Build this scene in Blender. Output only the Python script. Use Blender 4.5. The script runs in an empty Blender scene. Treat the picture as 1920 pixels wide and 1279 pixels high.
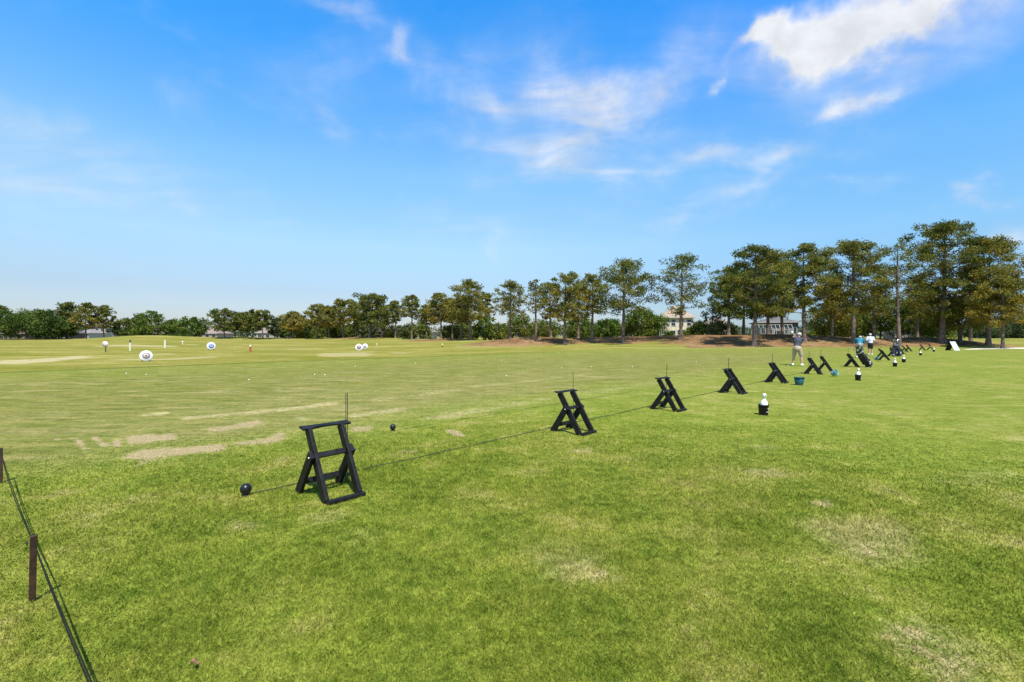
import bpy, bmesh, math, random
import numpy as np
from mathutils import Vector, Matrix

scene = bpy.context.scene
COL = scene.collection
R = math.radians

# ---------------------------------------------------------------- camera
EYE = 1.55
F = 16.0 / 36.0 * 1920.0          # focal length in photograph pixels
HZ = 631.0                        # horizon row in the photograph
cam_data = bpy.data.cameras.new("camera")
cam = bpy.data.objects.new("camera", cam_data)
COL.objects.link(cam)
cam.location = (0, 0, EYE)
cam.rotation_euler = (R(90), 0, 0)
cam_data.lens = 16.0
cam_data.sensor_width = 36.0
cam_data.shift_y = -(639.5 - HZ) / 1920.0
cam_data.clip_start = 0.05
cam_data.clip_end = 5000
scene.camera = cam

# ---------------------------------------------------------------- exposure
scene.view_settings.view_transform = 'Standard'
scene.view_settings.look = 'None'
scene.view_settings.exposure = 0.62
scene.view_settings.gamma = 1.0
scene.view_settings.use_curve_mapping = False
scene.cycles.max_bounces = 6
scene.cycles.transparent_max_bounces = 8

# ---------------------------------------------------------------- sun
SUN_EL = 62.0
SUN_AZ = 165.5                    # clockwise from +Y: behind the camera, a little to the right
sd = bpy.data.lights.new("sun", 'SUN')
sd.energy = 4.7
sd.angle = R(0.53)
sd.color = (1.0, 0.955, 0.88)
sun = bpy.data.objects.new("sun", sd)
COL.objects.link(sun)
ts = Vector((math.sin(R(SUN_AZ)) * math.cos(R(SUN_EL)), math.cos(R(SUN_AZ)) * math.cos(R(SUN_EL)), math.sin(R(SUN_EL))))
sun.rotation_euler = ts.to_track_quat('Z', 'Y').to_euler()

# ---------------------------------------------------------------- node helpers
class NT:
    def __init__(s, tree):
        s.t = tree; s.n = tree.nodes; s.l = tree.links
    def node(s, typ, **kw):
        n = s.n.new(typ)
        for k, v in kw.items(): setattr(n, k, v)
        return n
    def put(s, sock, v):
        if hasattr(v, 'is_output'): s.l.new(v, sock)
        elif v is not None: sock.default_value = v
    def math(s, op, a, b=None, c=None, clamp=False):
        n = s.node('ShaderNodeMath', operation=op, use_clamp=clamp)
        s.put(n.inputs[0], a); s.put(n.inputs[1], b); s.put(n.inputs[2], c)
        return n.outputs[0]
    def mix(s, f, a, b, mode='MIX'):
        n = s.node('ShaderNodeMix', data_type='RGBA', blend_type=mode)
        s.put(n.inputs[0], f); s.put(n.inputs[6], c4(a)); s.put(n.inputs[7], c4(b))
        return n.outputs[2]
    def ramp(s, v, lo, hi, a=0.0, b=1.0, smooth=True):
        n = s.node('ShaderNodeMapRange', interpolation_type='SMOOTHSTEP' if smooth else 'LINEAR')
        s.put(n.inputs[0], v); s.put(n.inputs[1], lo); s.put(n.inputs[2], hi); s.put(n.inputs[3], a); s.put(n.inputs[4], b)
        return n.outputs[0]
    def noise(s, vec, scale, detail=3.0, rough=0.55, dist=0.0, dims='3D'):
        n = s.node('ShaderNodeTexNoise', noise_dimensions=dims)
        if vec is not None: s.l.new(vec, n.inputs['Vector'])
        n.inputs['Scale'].default_value = scale; n.inputs['Detail'].default_value = detail
        n.inputs['Roughness'].default_value = rough; n.inputs['Distortion'].default_value = dist
        return n.outputs['Fac']
    def mapping(s, vec, rot=(0, 0, 0), scale=(1, 1, 1), loc=(0, 0, 0)):
        n = s.node('ShaderNodeMapping')
        s.l.new(vec, n.inputs[0]); n.inputs['Rotation'].default_value = rot; n.inputs['Scale'].default_value = scale; n.inputs['Location'].default_value = loc
        return n.outputs[0]
    def attr(s, name):
        return s.node('ShaderNodeAttribute', attribute_name=name).outputs['Fac']

def c4(c):
    if isinstance(c, (tuple, list)) and len(c) == 3: return (c[0], c[1], c[2], 1.0)
    return c

# ---------------------------------------------------------------- sky (world): Nishita daylight with thin cloud
world = bpy.data.worlds.new("World")
scene.world = world
world.use_nodes = True
def build_world():
    w = NT(world.node_tree); w.n.clear()
    out = w.node('ShaderNodeOutputWorld'); bg = w.node('ShaderNodeBackground')
    w.l.new(bg.outputs[0], out.inputs[0])
    sky = w.node('ShaderNodeTexSky', sky_type='NISHITA', sun_disc=False)
    sky.sun_elevation = R(SUN_EL); sky.sun_rotation = R(SUN_AZ)
    sky.altitude = 0; sky.air_density = 1.0; sky.dust_density = 0.6; sky.ozone_density = 3.0
    d = w.node('ShaderNodeTexCoord').outputs['Generated']
    sep = w.node('ShaderNodeSeparateXYZ'); w.l.new(d, sep.inputs[0])
    x, y, z = sep.outputs
    az = w.math('ARCTAN2', x, y)
    el = w.math('ARCSINE', z)
    # clear-air tint: a fresher blue high up, a paler one near the horizon
    hsv = w.node('ShaderNodeHueSaturation'); w.l.new(sky.outputs[0], hsv.inputs['Color'])
    hsv.inputs['Saturation'].default_value = SKY_SAT; hsv.inputs['Value'].default_value = 1.0; hsv.inputs['Hue'].default_value = 0.5
    up = w.ramp(el, 0.0, 1.5, 0, 1, False)
    rr = w.node('ShaderNodeValToRGB')
    w.l.new(up, rr.inputs[0])
    el_ = rr.color_ramp.elements
    el_[0].position = 0.0; el_[0].color = c4(SKY_STOPS[0][1])
    el_[1].position = 1.0; el_[1].color = c4(SKY_STOPS[-1][1])
    for p_, c_ in SKY_STOPS[1:-1]:
        e = el_.new(p_); e.color = c4(c_)
    base = w.mix(1.0, hsv.outputs[0], rr.outputs[0], 'MULTIPLY')
    # a little deeper on the right, away from the bright quarter of the sky
    base = w.mix(1.0, base, w.mix(w.ramp(az, -.1, .85), (1, 1, 1), (.68, .87, 1.0)), 'MULTIPLY')
    # cloud layer coordinates (a flat layer overhead seen in perspective)
    zz = w.math('MAXIMUM', z, 0.02)
    inv = w.math('DIVIDE', 1.0, w.math('ADD', zz, 0.12))
    comb = w.node('ShaderNodeCombineXYZ')
    w.l.new(w.math('MULTIPLY', x, inv), comb.inputs[0]); w.l.new(w.math('MULTIPLY', y, inv), comb.inputs[1])
    lay = comb.outputs[0]
    wisp = w.noise(w.mapping(lay, rot=(0, 0, R(25)), scale=(1.0, 1.7, 1.0)), 2.6, 7.0, 0.56, 0.5)
    puff = w.noise(w.mapping(d, scale=(1, 1, 1.5)), 7.5, 9.0, 0.52, 0.25)
    wn = w.node('ShaderNodeTexNoise'); w.l.new(d, wn.inputs['Vector']); wn.inputs['Scale'].default_value = 5.0; wn.inputs['Detail'].default_value = 6.0; wn.inputs['Roughness'].default_value = .55
    wsep = w.node('ShaderNodeSeparateColor'); w.l.new(wn.outputs['Color'], wsep.inputs[0])
    az = w.math('ADD', az, w.math('MULTIPLY', w.math('SUBTRACT', wsep.outputs[0], .5), .34))
    el = w.math('ADD', el, w.math('MULTIPLY', w.math('SUBTRACT', wsep.outputs[1], .5), .22))
    def blob(px, py, wx, wy, rot, amp):
        dx, dy = px - 960.0, HZ - py
        a0 = math.atan2(dx, F); e0 = math.atan2(dy, math.hypot(dx, F))
        rr_ = math.hypot(F, dx, dy)
        sa = wx / rr_ * math.cos(a0) ** 0.3; sb = wy / rr_
        du = w.math('SUBTRACT', az, a0); dv = w.math('SUBTRACT', el, e0)
        c, s_ = math.cos(R(rot)), math.sin(R(rot))
        u = w.math('DIVIDE', w.math('ADD', w.math('MULTIPLY', du, c), w.math('MULTIPLY', dv, s_)), sa)
        v = w.math('DIVIDE', w.math('SUBTRACT', w.math('MULTIPLY', dv, c), w.math('MULTIPLY', du, s_)), sb)
        r2 = w.math('ADD', w.math('MULTIPLY', u, u), w.math('MULTIPLY', v, v))
        return w.math('MULTIPLY', w.math('EXPONENT', w.math('MULTIPLY', r2, -1.0)), amp)
    def total(lst):
        t = None
        for b in lst:
            g = blob(*b); t = g if t is None else w.math('ADD', t, g)
        return t
    thin = total(WISPS)
    thick = total(PUFFS)
    dthin = w.math('MULTIPLY', thin, w.ramp(wisp, 0.32, 0.74, 0.22, 1.0))
    dthick = w.ramp(w.math('ADD', thick, w.math('MULTIPLY', w.math('SUBTRACT', puff, 0.5), 1.5)), 0.06, 1.25)
    back = w.math('MULTIPLY', w.ramp(y, 0.1, -0.5), w.ramp(wisp, 0.45, 0.75, 0.0, 0.5))
    dens = w.math('MINIMUM', w.math('ADD', w.math('ADD', w.math('ADD', dthin, w.math('MULTIPLY', thick, .16)), dthick), back), 0.95)
    shade = w.ramp(w.noise(d, 11.0, 6.0, .6, .3), 0.32, 0.66, 0.80, 1.0)
    cl = w.mix(1.0, CLOUD, shade, 'MULTIPLY')
    fin = w.mix(dens, base, cl)
    w.l.new(fin, bg.inputs[0])
    bg.inputs[1].default_value = SKY_STRENGTH

SKY_STRENGTH = 0.105
SKY_SAT = 1.0
SKY_STOPS = [(0.0, (.66, .68, .84)), (.06, (.80, .80, .86)), (.125, (1.14, 1.22, 1.14)), (.22, (1.04, 1.48, 1.48)), (.345, (.36, 1.40, 1.98)), (.45, (.22, 1.36, 2.1)), (.60, (.70, .95, 1.1)), (1.0, (.75, .85, .95))]
CLOUD = (5.9, 6.0, 6.2)
# (px, py, half-width, half-height, tilt, amount) read off the photograph, stored as sky directions
WISPS = [(1150, 235, 150, 50, 25, .62), (1150, 165, 110, 34, 5, .66), (930, 225, 100, 28, -12, .55), (1010, 305, 150, 36, -8, .5),
         (1300, 312, 190, 20, -3, .42), (1060, 150, 60, 60, 40, .35), (1480, 290, 120, 18, -5, .38), (760, 62, 34, 20, 40, .6), (650, 12, 90, 20, 0, .45),
         (110, 280, 260, 44, -8, .42), (80, 345, 180, 36, -8, .30), (740, 150, 190, 50, 5, .28), (1000, 120, 330, 80, 0, .16), (1340, 380, 130, 18, 12, .3),
         (1905, 455, 60, 26, 10, .6), (1910, 360, 26, 16, -20, .5), (1650, 345, 90, 14, 0, .25), (900, 440, 120, 24, 0, .18), (1100, 290, 420, 120, 0, .12), (1560, 120, 220, 55, 0, .34), (1800, 60, 160, 40, 12, .3), (1620, 190, 150, 34, 10, .3)]
PUFFS = [(1490, 45, 95, 46, 20, .80), (1610, 28, 130, 52, 12, .85), (1790, 4, 170, 34, 14, .8), (1445, 80, 46, 30, 30, .55), (1395, 124, 42, 15, 20, .45), (1530, 92, 90, 26, 8, .5), (1640, 60, 90, 26, 14, .5),
         (1545, 203, 70, 20, 10, .45), (1630, 183, 85, 19, 12, .52), (1700, 170, 36, 13, 8, .42), (1350, 176, 20, 13, 0, .5)]
build_world()

# ---------------------------------------------------------------- materials
MAT = {}
def mat(name, color, rough=0.6, metal=0.0, spec=0.5, noise=None, bump=None, coat=0.0):
    """a Principled surface with real, world-scaled variation: noise=(scale, amount), bump=(scale, strength)"""
    if name in MAT: return MAT[name]
    m = bpy.data.materials.new(name); m.use_nodes = True
    t = NT(m.node_tree); p = t.n['Principled BSDF']
    p.inputs['Roughness'].default_value = rough; p.inputs['Metallic'].default_value = metal
    p.inputs['Specular IOR Level'].default_value = spec; p.inputs['Coat Weight'].default_value = coat
    p.inputs['Base Color'].default_value = c4(color)
    oc = t.node('ShaderNodeTexCoord').outputs['Object']
    if noise:
        f = t.noise(oc, noise[0], 5.0, 0.6)
        a = tuple(max(0, c * (1 - noise[1])) for c in color); b = tuple(min(1, c * (1 + noise[1])) for c in color)
        t.l.new(t.mix(t.ramp(f, .3, .7), a, b), p.inputs['Base Color'])
    if bump:
        b = t.node('ShaderNodeBump'); b.inputs['Strength'].default_value = bump[1]; b.inputs['Distance'].default_value = 0.01
        t.l.new(t.noise(oc, bump[0], 4.0, 0.6), b.inputs['Height']); t.l.new(b.outputs[0], p.inputs['Normal'])
    MAT[name] = m
    return m

def turf_color(t):
    """turf colour from world position and the wear recorded on the mesh (dry, bare, mulch, olive, rough range grass, pale painted sheen)"""
    pos = t.node('ShaderNodeNewGeometry').outputs['Position']
    fl = t.mapping(pos, scale=(1, 1, 0))
    along = t.mapping(fl, rot=(0, 0, R(-45)), scale=(0.30, 1.0, 1.0))
    big = t.noise(fl, 0.22, 4, .6)
    mid = t.noise(fl, 1.5, 5, .65)
    fine = t.noise(fl, 9.0, 4, .65)
    vf = t.noise(fl, 48.0, 3, .7)
    uf = t.noise(fl, 110.0, 2, .7)
    streak = t.noise(along, 0.9, 6, .68)
    streak2 = t.noise(along, 3.2, 5, .7)
    g = t.mix(t.ramp(fine, .3, .7), G_DARK, G_LIGHT)
    g = t.mix(t.ramp(mid, .34, .70, 0, .6), g, G_BRIGHT)
    g = t.mix(t.ramp(t.math('ADD', t.math('MULTIPLY', big, .55), t.math('MULTIPLY', mid, .45)), .44, .62, 0, .60), g, G_YEL)
    ol = t.mix(t.ramp(streak2, .35, .65), O_DARK, O_LIGHT)
    ol = t.mix(t.ramp(mid, .35, .65, 0, .5), ol, O_MID)
    g = t.mix(t.math('MULTIPLY', t.attr('pale'), t.ramp(mid, .25, .75, .55, 1)), g, t.mix(t.ramp(streak2, .3, .7), SHEEN_A, SHEEN_B))
    of = t.math('MULTIPLY', t.attr('olive'), t.ramp(streak, .25, .6, .55, 1.0))
    g = t.mix(of, g, ol)
    far = t.noise(t.mapping(fl, rot=(0, 0, R(-20)), scale=(.35, 1, 1)), .16, 5, .62)
    rg = t.mix(t.ramp(t.math('ADD', t.math('MULTIPLY', far, .65), t.math('MULTIPLY', streak, .35)), .42, .60), RG_A, RG_B)
    rg = t.mix(t.ramp(big, .35, .65, 0, .6), rg, RG_C)
    g = t.mix(t.attr('range'), g, rg)
    brk = t.math('ADD', t.math('MULTIPLY', t.math('SUBTRACT', fine, .5), 1.1), t.math('MULTIPLY', t.math('SUBTRACT', mid, .5), 1.2))
    brk = t.math('ADD', brk, t.math('MULTIPLY', t.math('SUBTRACT', vf, .5), .8))
    dry0 = t.attr('dry')
    str_dry = t.math('MULTIPLY', t.attr('olive'), t.ramp(t.math('ADD', t.math('MULTIPLY', streak, .7), t.math('MULTIPLY', streak2, .3)), .50, .64, 0, .55))
    dfac = t.math('MULTIPLY', dry0, t.ramp(t.math('ADD', t.math('MULTIPLY', brk, .8), t.math('MULTIPLY', dry0, .9)), .12, .75, 0.12, 1.0))
    dfac = t.math('MAXIMUM', dfac, t.math('MULTIPLY', str_dry, t.ramp(brk, -.4, .3, .35, 1)))
    small = t.math('MULTIPLY', t.ramp(t.math('ADD', t.math('MULTIPLY', mid, .6), t.math('MULTIPLY', big, .4)), .50, .64, 0, .55), t.ramp(brk, -.15, .45))
    dfac = t.math('MAXIMUM', dfac, small)
    straw = t.mix(t.ramp(fine, .3, .7), S_A, S_B)
    g = t.mix(dfac, g, straw)
    g = t.mix(t.math('MULTIPLY', t.attr('fringe'), .7), g, (.062, .085, .018))
    tuft = t.math('ADD', t.math('MULTIPLY', t.noise(fl, 5.0, 5, .75), .5), t.math('MULTIPLY', t.noise(t.mapping(fl, rot=(0, 0, R(-45)), scale=(.35, 1, 1)), 2.6, 5, .75), .5))
    g = t.mix(1.0, g, t.mix(t.ramp(tuft, .38, .62), (.82, .86, .80), (1.17, 1.13, 1.18)), 'MULTIPLY')
    b0 = t.attr('bare')
    bfac = t.math('MULTIPLY', t.ramp(b0, 0, .25), t.ramp(t.math('ADD', t.math('MULTIPLY', brk, 1.25), b0), .30, 1.0, 0.0, .95))
    soil = t.mix(t.ramp(t.math('ADD', t.math('MULTIPLY', vf, .5), t.math('MULTIPLY', uf, .5)), .34, .62), B_A, B_B)
    g = t.mix(bfac, g, soil)
    m0 = t.attr('mulch')
    mfac = t.ramp(t.math('ADD', m0, t.math('MULTIPLY', t.math('ADD', brk, t.math('MULTIPLY', t.math('SUBTRACT', big, .5), 1.0)), .35)), .35, .6)
    needles = t.mix(t.ramp(t.math('ADD', t.math('MULTIPLY', mid, .5), t.math('MULTIPLY', big, .5)), .4, .6), M_A, M_B)
    g = t.mix(mfac, g, needles)
    s0 = t.attr('sand')
    sfac = t.ramp(t.math('ADD', s0, t.math('MULTIPLY', t.math('ADD', brk, t.math('MULTIPLY', t.math('SUBTRACT', streak, .5), 1.4)), .45)), .25, 1.0, 0, .9)
    g = t.mix(t.math('MULTIPLY', sfac, t.ramp(s0, .02, .2)), g, SAND)
    sp = t.math('ADD', t.math('MULTIPLY', uf, .30), t.math('ADD', t.math('MULTIPLY', vf, .30), t.math('MULTIPLY', t.noise(fl, 13.0, 5, .8), .40)))
    g = t.mix(1.0, g, t.mix(t.ramp(sp, .36, .64), (.58, .60, .52), (1.36, 1.34, 1.36)), 'MULTIPLY')
    return g, fine, vf, mid

G_DARK, G_LIGHT, G_BRIGHT, G_YEL = (.095, .140, .018), (.200, .238, .038), (.225, .270, .035), (.280, .262, .060)
O_DARK, O_LIGHT, O_MID = (.108, .128, .028), (.235, .205, .066), (.158, .166, .042)
RG_A, RG_B, RG_C = (.155, .156, .025), (.300, .255, .080), (.185, .185, .034)
SHEEN_A, SHEEN_B = (.128, .160, .028), (.218, .218, .058)
S_A, S_B = (.27, .225, .095), (.43, .37, .19)
B_A, B_B = (.175, .115, .055), (.42, .34, .19)
M_A, M_B = (.135, .074, .036), (.265, .165, .082)
SAND = (.40, .34, .19)

def turf_material():
    m = bpy.data.materials.new("turf"); m.use_nodes = True
    t = NT(m.node_tree); p = t.n['Principled BSDF']
    col, fine, vf, mid = turf_color(t)
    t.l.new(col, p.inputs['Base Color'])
    p.inputs['Roughness'].default_value = 0.85; p.inputs['Specular IOR Level'].default_value = 0.0
    h = t.math('ADD', t.math('MULTIPLY', vf, .45), t.math('ADD', t.math('MULTIPLY', fine, .9), t.math('MULTIPLY', mid, 1.2)))
    b = t.node('ShaderNodeBump'); b.inputs['Strength'].default_value = 0.55; b.inputs['Distance'].default_value = 0.05
    t.l.new(h, b.inputs['Height']); t.l.new(b.outputs[0], p.inputs['Normal'])
    return m

def blade_material():
    m = bpy.data.materials.new("grass_blade"); m.use_nodes = True
    t = NT(m.node_tree); t.n.clear()
    out = t.node('ShaderNodeOutputMaterial')
    col, *_ = turf_color(t)
    var = t.attr('var')
    col = t.mix(1.0, col, t.mix(var, (.60, .64, .52), (1.75, 1.66, 1.5)), 'MULTIPLY')
    df = t.node('ShaderNodeBsdfDiffuse'); tr = t.node('ShaderNodeBsdfTranslucent')
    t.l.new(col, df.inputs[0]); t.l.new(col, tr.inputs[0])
    mx = t.node('ShaderNodeMixShader'); mx.inputs[0].default_value = .35
    t.l.new(df.outputs[0], mx.inputs[1]); t.l.new(tr.outputs[0], mx.inputs[2])
    t.l.new(mx.outputs[0], out.inputs[0])
    return m

def leaf_material(name, c_dark, c_light, c_dry):
    """foliage: colour by each clump's own tint (dry) and age (var)"""
    m = bpy.data.materials.new(name); m.use_nodes = True
    t = NT(m.node_tree); t.n.clear()
    out = t.node('ShaderNodeOutputMaterial')
    col = t.mix(t.attr('var'), c_dark, c_light)
    col = t.mix(t.attr('dry'), col, c_dry)
    df = t.node('ShaderNodeBsdfDiffuse'); tr = t.node('ShaderNodeBsdfTranslucent')
    t.l.new(col, df.inputs[0]); t.l.new(t.mix(1.0, col, (1.25, 1.2, .6), 'MULTIPLY'), tr.inputs[0])
    mx = t.node('ShaderNodeMixShader'); mx.inputs[0].default_value = .28
    t.l.new(df.outputs[0], mx.inputs[1]); t.l.new(tr.outputs[0], mx.inputs[2])
    t.l.new(mx.outputs[0], out.inputs[0])
    return m

# ---------------------------------------------------------------- object helpers
def tag(o, label=None, cat=None, group=None, kind=None):
    if label: o['label'] = label
    if cat: o['category'] = cat
    if group: o['group'] = group
    if kind: o['kind'] = kind
    return o

def empty(name, loc, rz=0.0):
    o = bpy.data.objects.new(name, None); COL.objects.link(o)
    o.location = loc; o.rotation_euler = (0, 0, rz); o.empty_display_size = .2
    return o

def copy_tree(o, parent=None):
    c = o.copy(); COL.objects.link(c)
    if parent is not None: c.parent = parent
    for ch in list(o.children): copy_tree(ch, c)
    return c

class MB:
    """collects boxes, bars, tubes and lathes; build() links them as one mesh object"""
    def __init__(s): s.v = []; s.f = []; s.sm = []
    def add(s, vs, fs, smooth=False):
        b = len(s.v); s.v += [tuple(v) for v in vs]; s.f += [tuple(i + b for i in f) for f in fs]; s.sm += [smooth] * len(fs)
    def box(s, c, size, M=None):
        hx, hy, hz = [k / 2 for k in size]
        vs = [Vector((x, y, z)) for x in (-hx, hx) for y in (-hy, hy) for z in (-hz, hz)]
        if M is not None: vs = [M @ v for v in vs]
        vs = [v + Vector(c) for v in vs]
        s.add(vs, [(0, 1, 3, 2), (4, 6, 7, 5), (0, 4, 5, 1), (2, 3, 7, 6), (0, 2, 6, 4), (1, 5, 7, 3)])
    def bar(s, a, b, w, h, up=(0, 0, 1)):
        a, b = Vector(a), Vector(b); d = b - a; z = d.normalized(); x = Vector(up).cross(z)
        if x.length < 1e-5: x = Vector((1, 0, 0)).cross(z)
        x.normalize(); y = z.cross(x)
        s.box((a + b) / 2, (w, h, d.length), Matrix((x, y, z)).transposed())
    def tube(s, pts, r, n=8, cap=True, smooth=True):
        pts = [Vector(p) for p in pts]; m = len(pts)
        rs = r if isinstance(r, (list, tuple)) else [r] * m
        vs = []; fs = []
        t0 = (pts[1] - pts[0]).normalized(); ref = Vector((0, 0, 1)) if abs(t0.z) < .9 else Vector((1, 0, 0))
        x = ref.cross(t0).normalized()
        for i in range(m):
            t = (pts[min(i + 1, m - 1)] - pts[max(i - 1, 0)]).normalized()
            x = (x - t * x.dot(t)).normalized(); y = t.cross(x)
            for k in range(n):
                a = 2 * math.pi * k / n
                vs.append(pts[i] + (x * math.cos(a) + y * math.sin(a)) * rs[i])
        for i in range(m - 1):
            for k in range(n):
                k2 = (k + 1) % n
                fs.append((i * n + k, i * n + k2, (i + 1) * n + k2, (i + 1) * n + k))
        s.add(vs, fs, smooth)
        if cap:
            s.add(vs[:n], [tuple(range(n))[::-1]]); s.add(vs[-n:], [tuple(range(n))])
    def lathe(s, prof, n=24, M=None, smooth=True):
        vs = []; fs = []; m = len(prof)
        for r, z in prof:
            for k in range(n):
                a = 2 * math.pi * k / n; v = Vector((r * math.cos(a), r * math.sin(a), z))
                vs.append(M @ v if M is not None else v)
        for i in range(m - 1):
            for k in range(n):
                k2 = (k + 1) % n; fs.append((i * n + k, i * n + k2, (i + 1) * n + k2, (i + 1) * n + k))
        s.add(vs, fs, smooth)
        if prof[0][0] > 1e-4: s.add(vs[:n], [tuple(range(n))[::-1]])
        if prof[-1][0] > 1e-4: s.add(vs[-n:], [tuple(range(n))])
    def ball(s, c, r, nu=16, nv=10, M=None):
        r = (r, r, r) if not isinstance(r, (tuple, list)) else r
        vs = []; fs = []
        for j in range(nv + 1):
            th = math.pi * j / nv
            for i in range(nu):
                ph = 2 * math.pi * i / nu
                v = Vector((r[0] * math.sin(th) * math.cos(ph), r[1] * math.sin(th) * math.sin(ph), r[2] * math.cos(th)))
                if M is not None: v = M @ v
                vs.append(v + Vector(c))
        for j in range(nv):
            for i in range(nu):
                i2 = (i + 1) % nu; fs.append((j * nu + i, (j + 1) * nu + i, (j + 1) * nu + i2, j * nu + i2))
        s.add(vs, fs, True)
    def prism(s, poly, z0, z1, M=None):
        n = len(poly)
        vs = [Vector((x, y, z0)) for x, y in poly] + [Vector((x, y, z1)) for x, y in poly]
        if M is not None: vs = [M @ v for v in vs]
        s.add(vs, [tuple(range(n))[::-1], tuple(range(n, 2 * n))] + [(i, (i + 1) % n, n + (i + 1) % n, n + i) for i in range(n)])
    def build(s, name, m, parent=None, loc=None, bevel=0.0, rz=0.0):
        me = bpy.data.meshes.new(name)
        me.from_pydata(s.v, [], s.f); me.update()
        me.polygons.foreach_set('use_smooth', s.sm)
        bm = bmesh.new(); bm.from_mesh(me)
        bmesh.ops.recalc_face_normals(bm, faces=bm.faces)
        bm.to_mesh(me); bm.free()
        me.materials.append(m)
        o = bpy.data.objects.new(name, me); COL.objects.link(o)
        if parent is not None: o.parent = parent
        if loc is not None: o.location = loc
        o.rotation_euler = (0, 0, rz)
        if bevel:
            b = o.modifiers.new('bevel', 'BEVEL'); b.width = bevel; b.segments = 2; b.limit_method = 'ANGLE'; b.angle_limit = R(40)
        return o

# ---------------------------------------------------------------- terrain
def sst(a, b, x):
    t = np.clip((x - a) / (b - a), 0, 1); return t * t * (3 - 2 * t)
def vnoise(x, y, seed=0):
    xi = np.floor(x).astype(np.int64); yi = np.floor(y).astype(np.int64); fx = x - xi; fy = y - yi
    def h(a, b):
        n = (a * 374761393 + b * 668265263 + seed * 974634777) & 0xffffffff
        n = ((n ^ (n >> 13)) * 1274126177) & 0xffffffff
        return ((n ^ (n >> 16)) & 0xffff) / 65535.0
    u = fx * fx * (3 - 2 * fx); v = fy * fy * (3 - 2 * fy)
    return (h(xi, yi) * (1 - u) + h(xi + 1, yi) * u) * (1 - v) + (h(xi, yi + 1) * (1 - u) + h(xi + 1, yi + 1) * u) * v
# mounds of pine straw under the trees: (column in photo, distance, half-length, half-depth, height, mulch amount)
MOUNDS = [(990, 74, 9, 5.5, 1.35, 1.0), (1170, 76, 8.5, 5, 1.15, 1.0), (1275, 71, 5, 5, .75, .8), (1365, 66, 9, 5.5, 1.35, 1.0), (1455, 66, 6, 5, .55, .9), (1555, 64, 8, 5, 1.15, 1.0),
          (1690, 66, 8, 5, .75, .55), (1765, 62, 7, 5, .65, .9), (1860, 58, 6, 5, .1, .35), (690, 134, 11, 8, .9, .8), (850, 108, 10, 6, .75, 1.0), (760, 125, 10, 7, .6, .35), (580, 146, 18, 6, .3, .5),
          (520, 170, 20, 8, .4, .3), (160, 186, 18, 7, .3, .6), (245, 158, 14, 8, 1.1, .12), (320, 165, 14, 8, .9, .10), (60, 180, 22, 6, .2, .35), (420, 172, 16, 7, .5, .15), (905, 95, 9, 8, .55, .0)]
MP = [((px - 960) / F * (d + (5 if d < 80 else 2)), d + (5 if d < 80 else 2), a * 1.05, b * (1.35 if d < 80 else 1.1), h * 1.05, mu) for px, d, a, b, h, mu in MOUNDS]
def pt(x, y):
    return (y - x) / math.sqrt(2) - 4.15, (x + y) / math.sqrt(2)
def terrain(x, y):
    x = np.asarray(x, float); y = np.asarray(y, float)
    p, t = pt(x, y)
    front = sst(-5, 5, y)
    drop = -0.75 * sst(25.7, 31.0, p) * (1 - sst(34, 60, t)) * front
    rise = 1.05 * sst(34, 150, p) * (1 - .45 * sst(34, 60, t)) * front
    far = 1.0 * sst(74, 98, y) * sst(-.15, .2, x / np.maximum(y, 1.0)) * front
    z = drop + np.maximum(rise, far)
    for mx, my, a, b, h, mu in MP:
        z = z + h * np.exp(-((x - mx) / a) ** 2 - ((y - my) / b) ** 2)
    z = z + .05 * (vnoise(x / 9, y / 9, 3) - .5) * sst(8, 30, np.hypot(x, y)) + .25 * (vnoise(x / 28, y / 28, 5) - .5) * sst(31, 50, p) * front
    z = z + .012 * (vnoise(x / 1.1, y / 1.1, 9) - .5)
    return z
def gz(x, y): return float(terrain(np.array([x]), np.array([y]))[0])
_D = np.exp(np.linspace(math.log(1.2), math.log(420), 6000))
def ground_at(px, py):
    """where the line of sight through a photograph pixel first meets the ground"""
    u = (px - 960) / F; s = (HZ - py) / F
    gap = EYE + s * _D - terrain(u * _D, _D)
    i = np.argmax(gap < 0) if (gap < 0).any() else len(_D) - 1
    d = float(_D[i]); return Vector((u * d, d, gz(u * d, d)))
def at(px, d):
    x = (px - 960) / F * d; return Vector((x, d, gz(x, d)))
def height_of(py, d): return EYE + (HZ - py) / F * d

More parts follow.
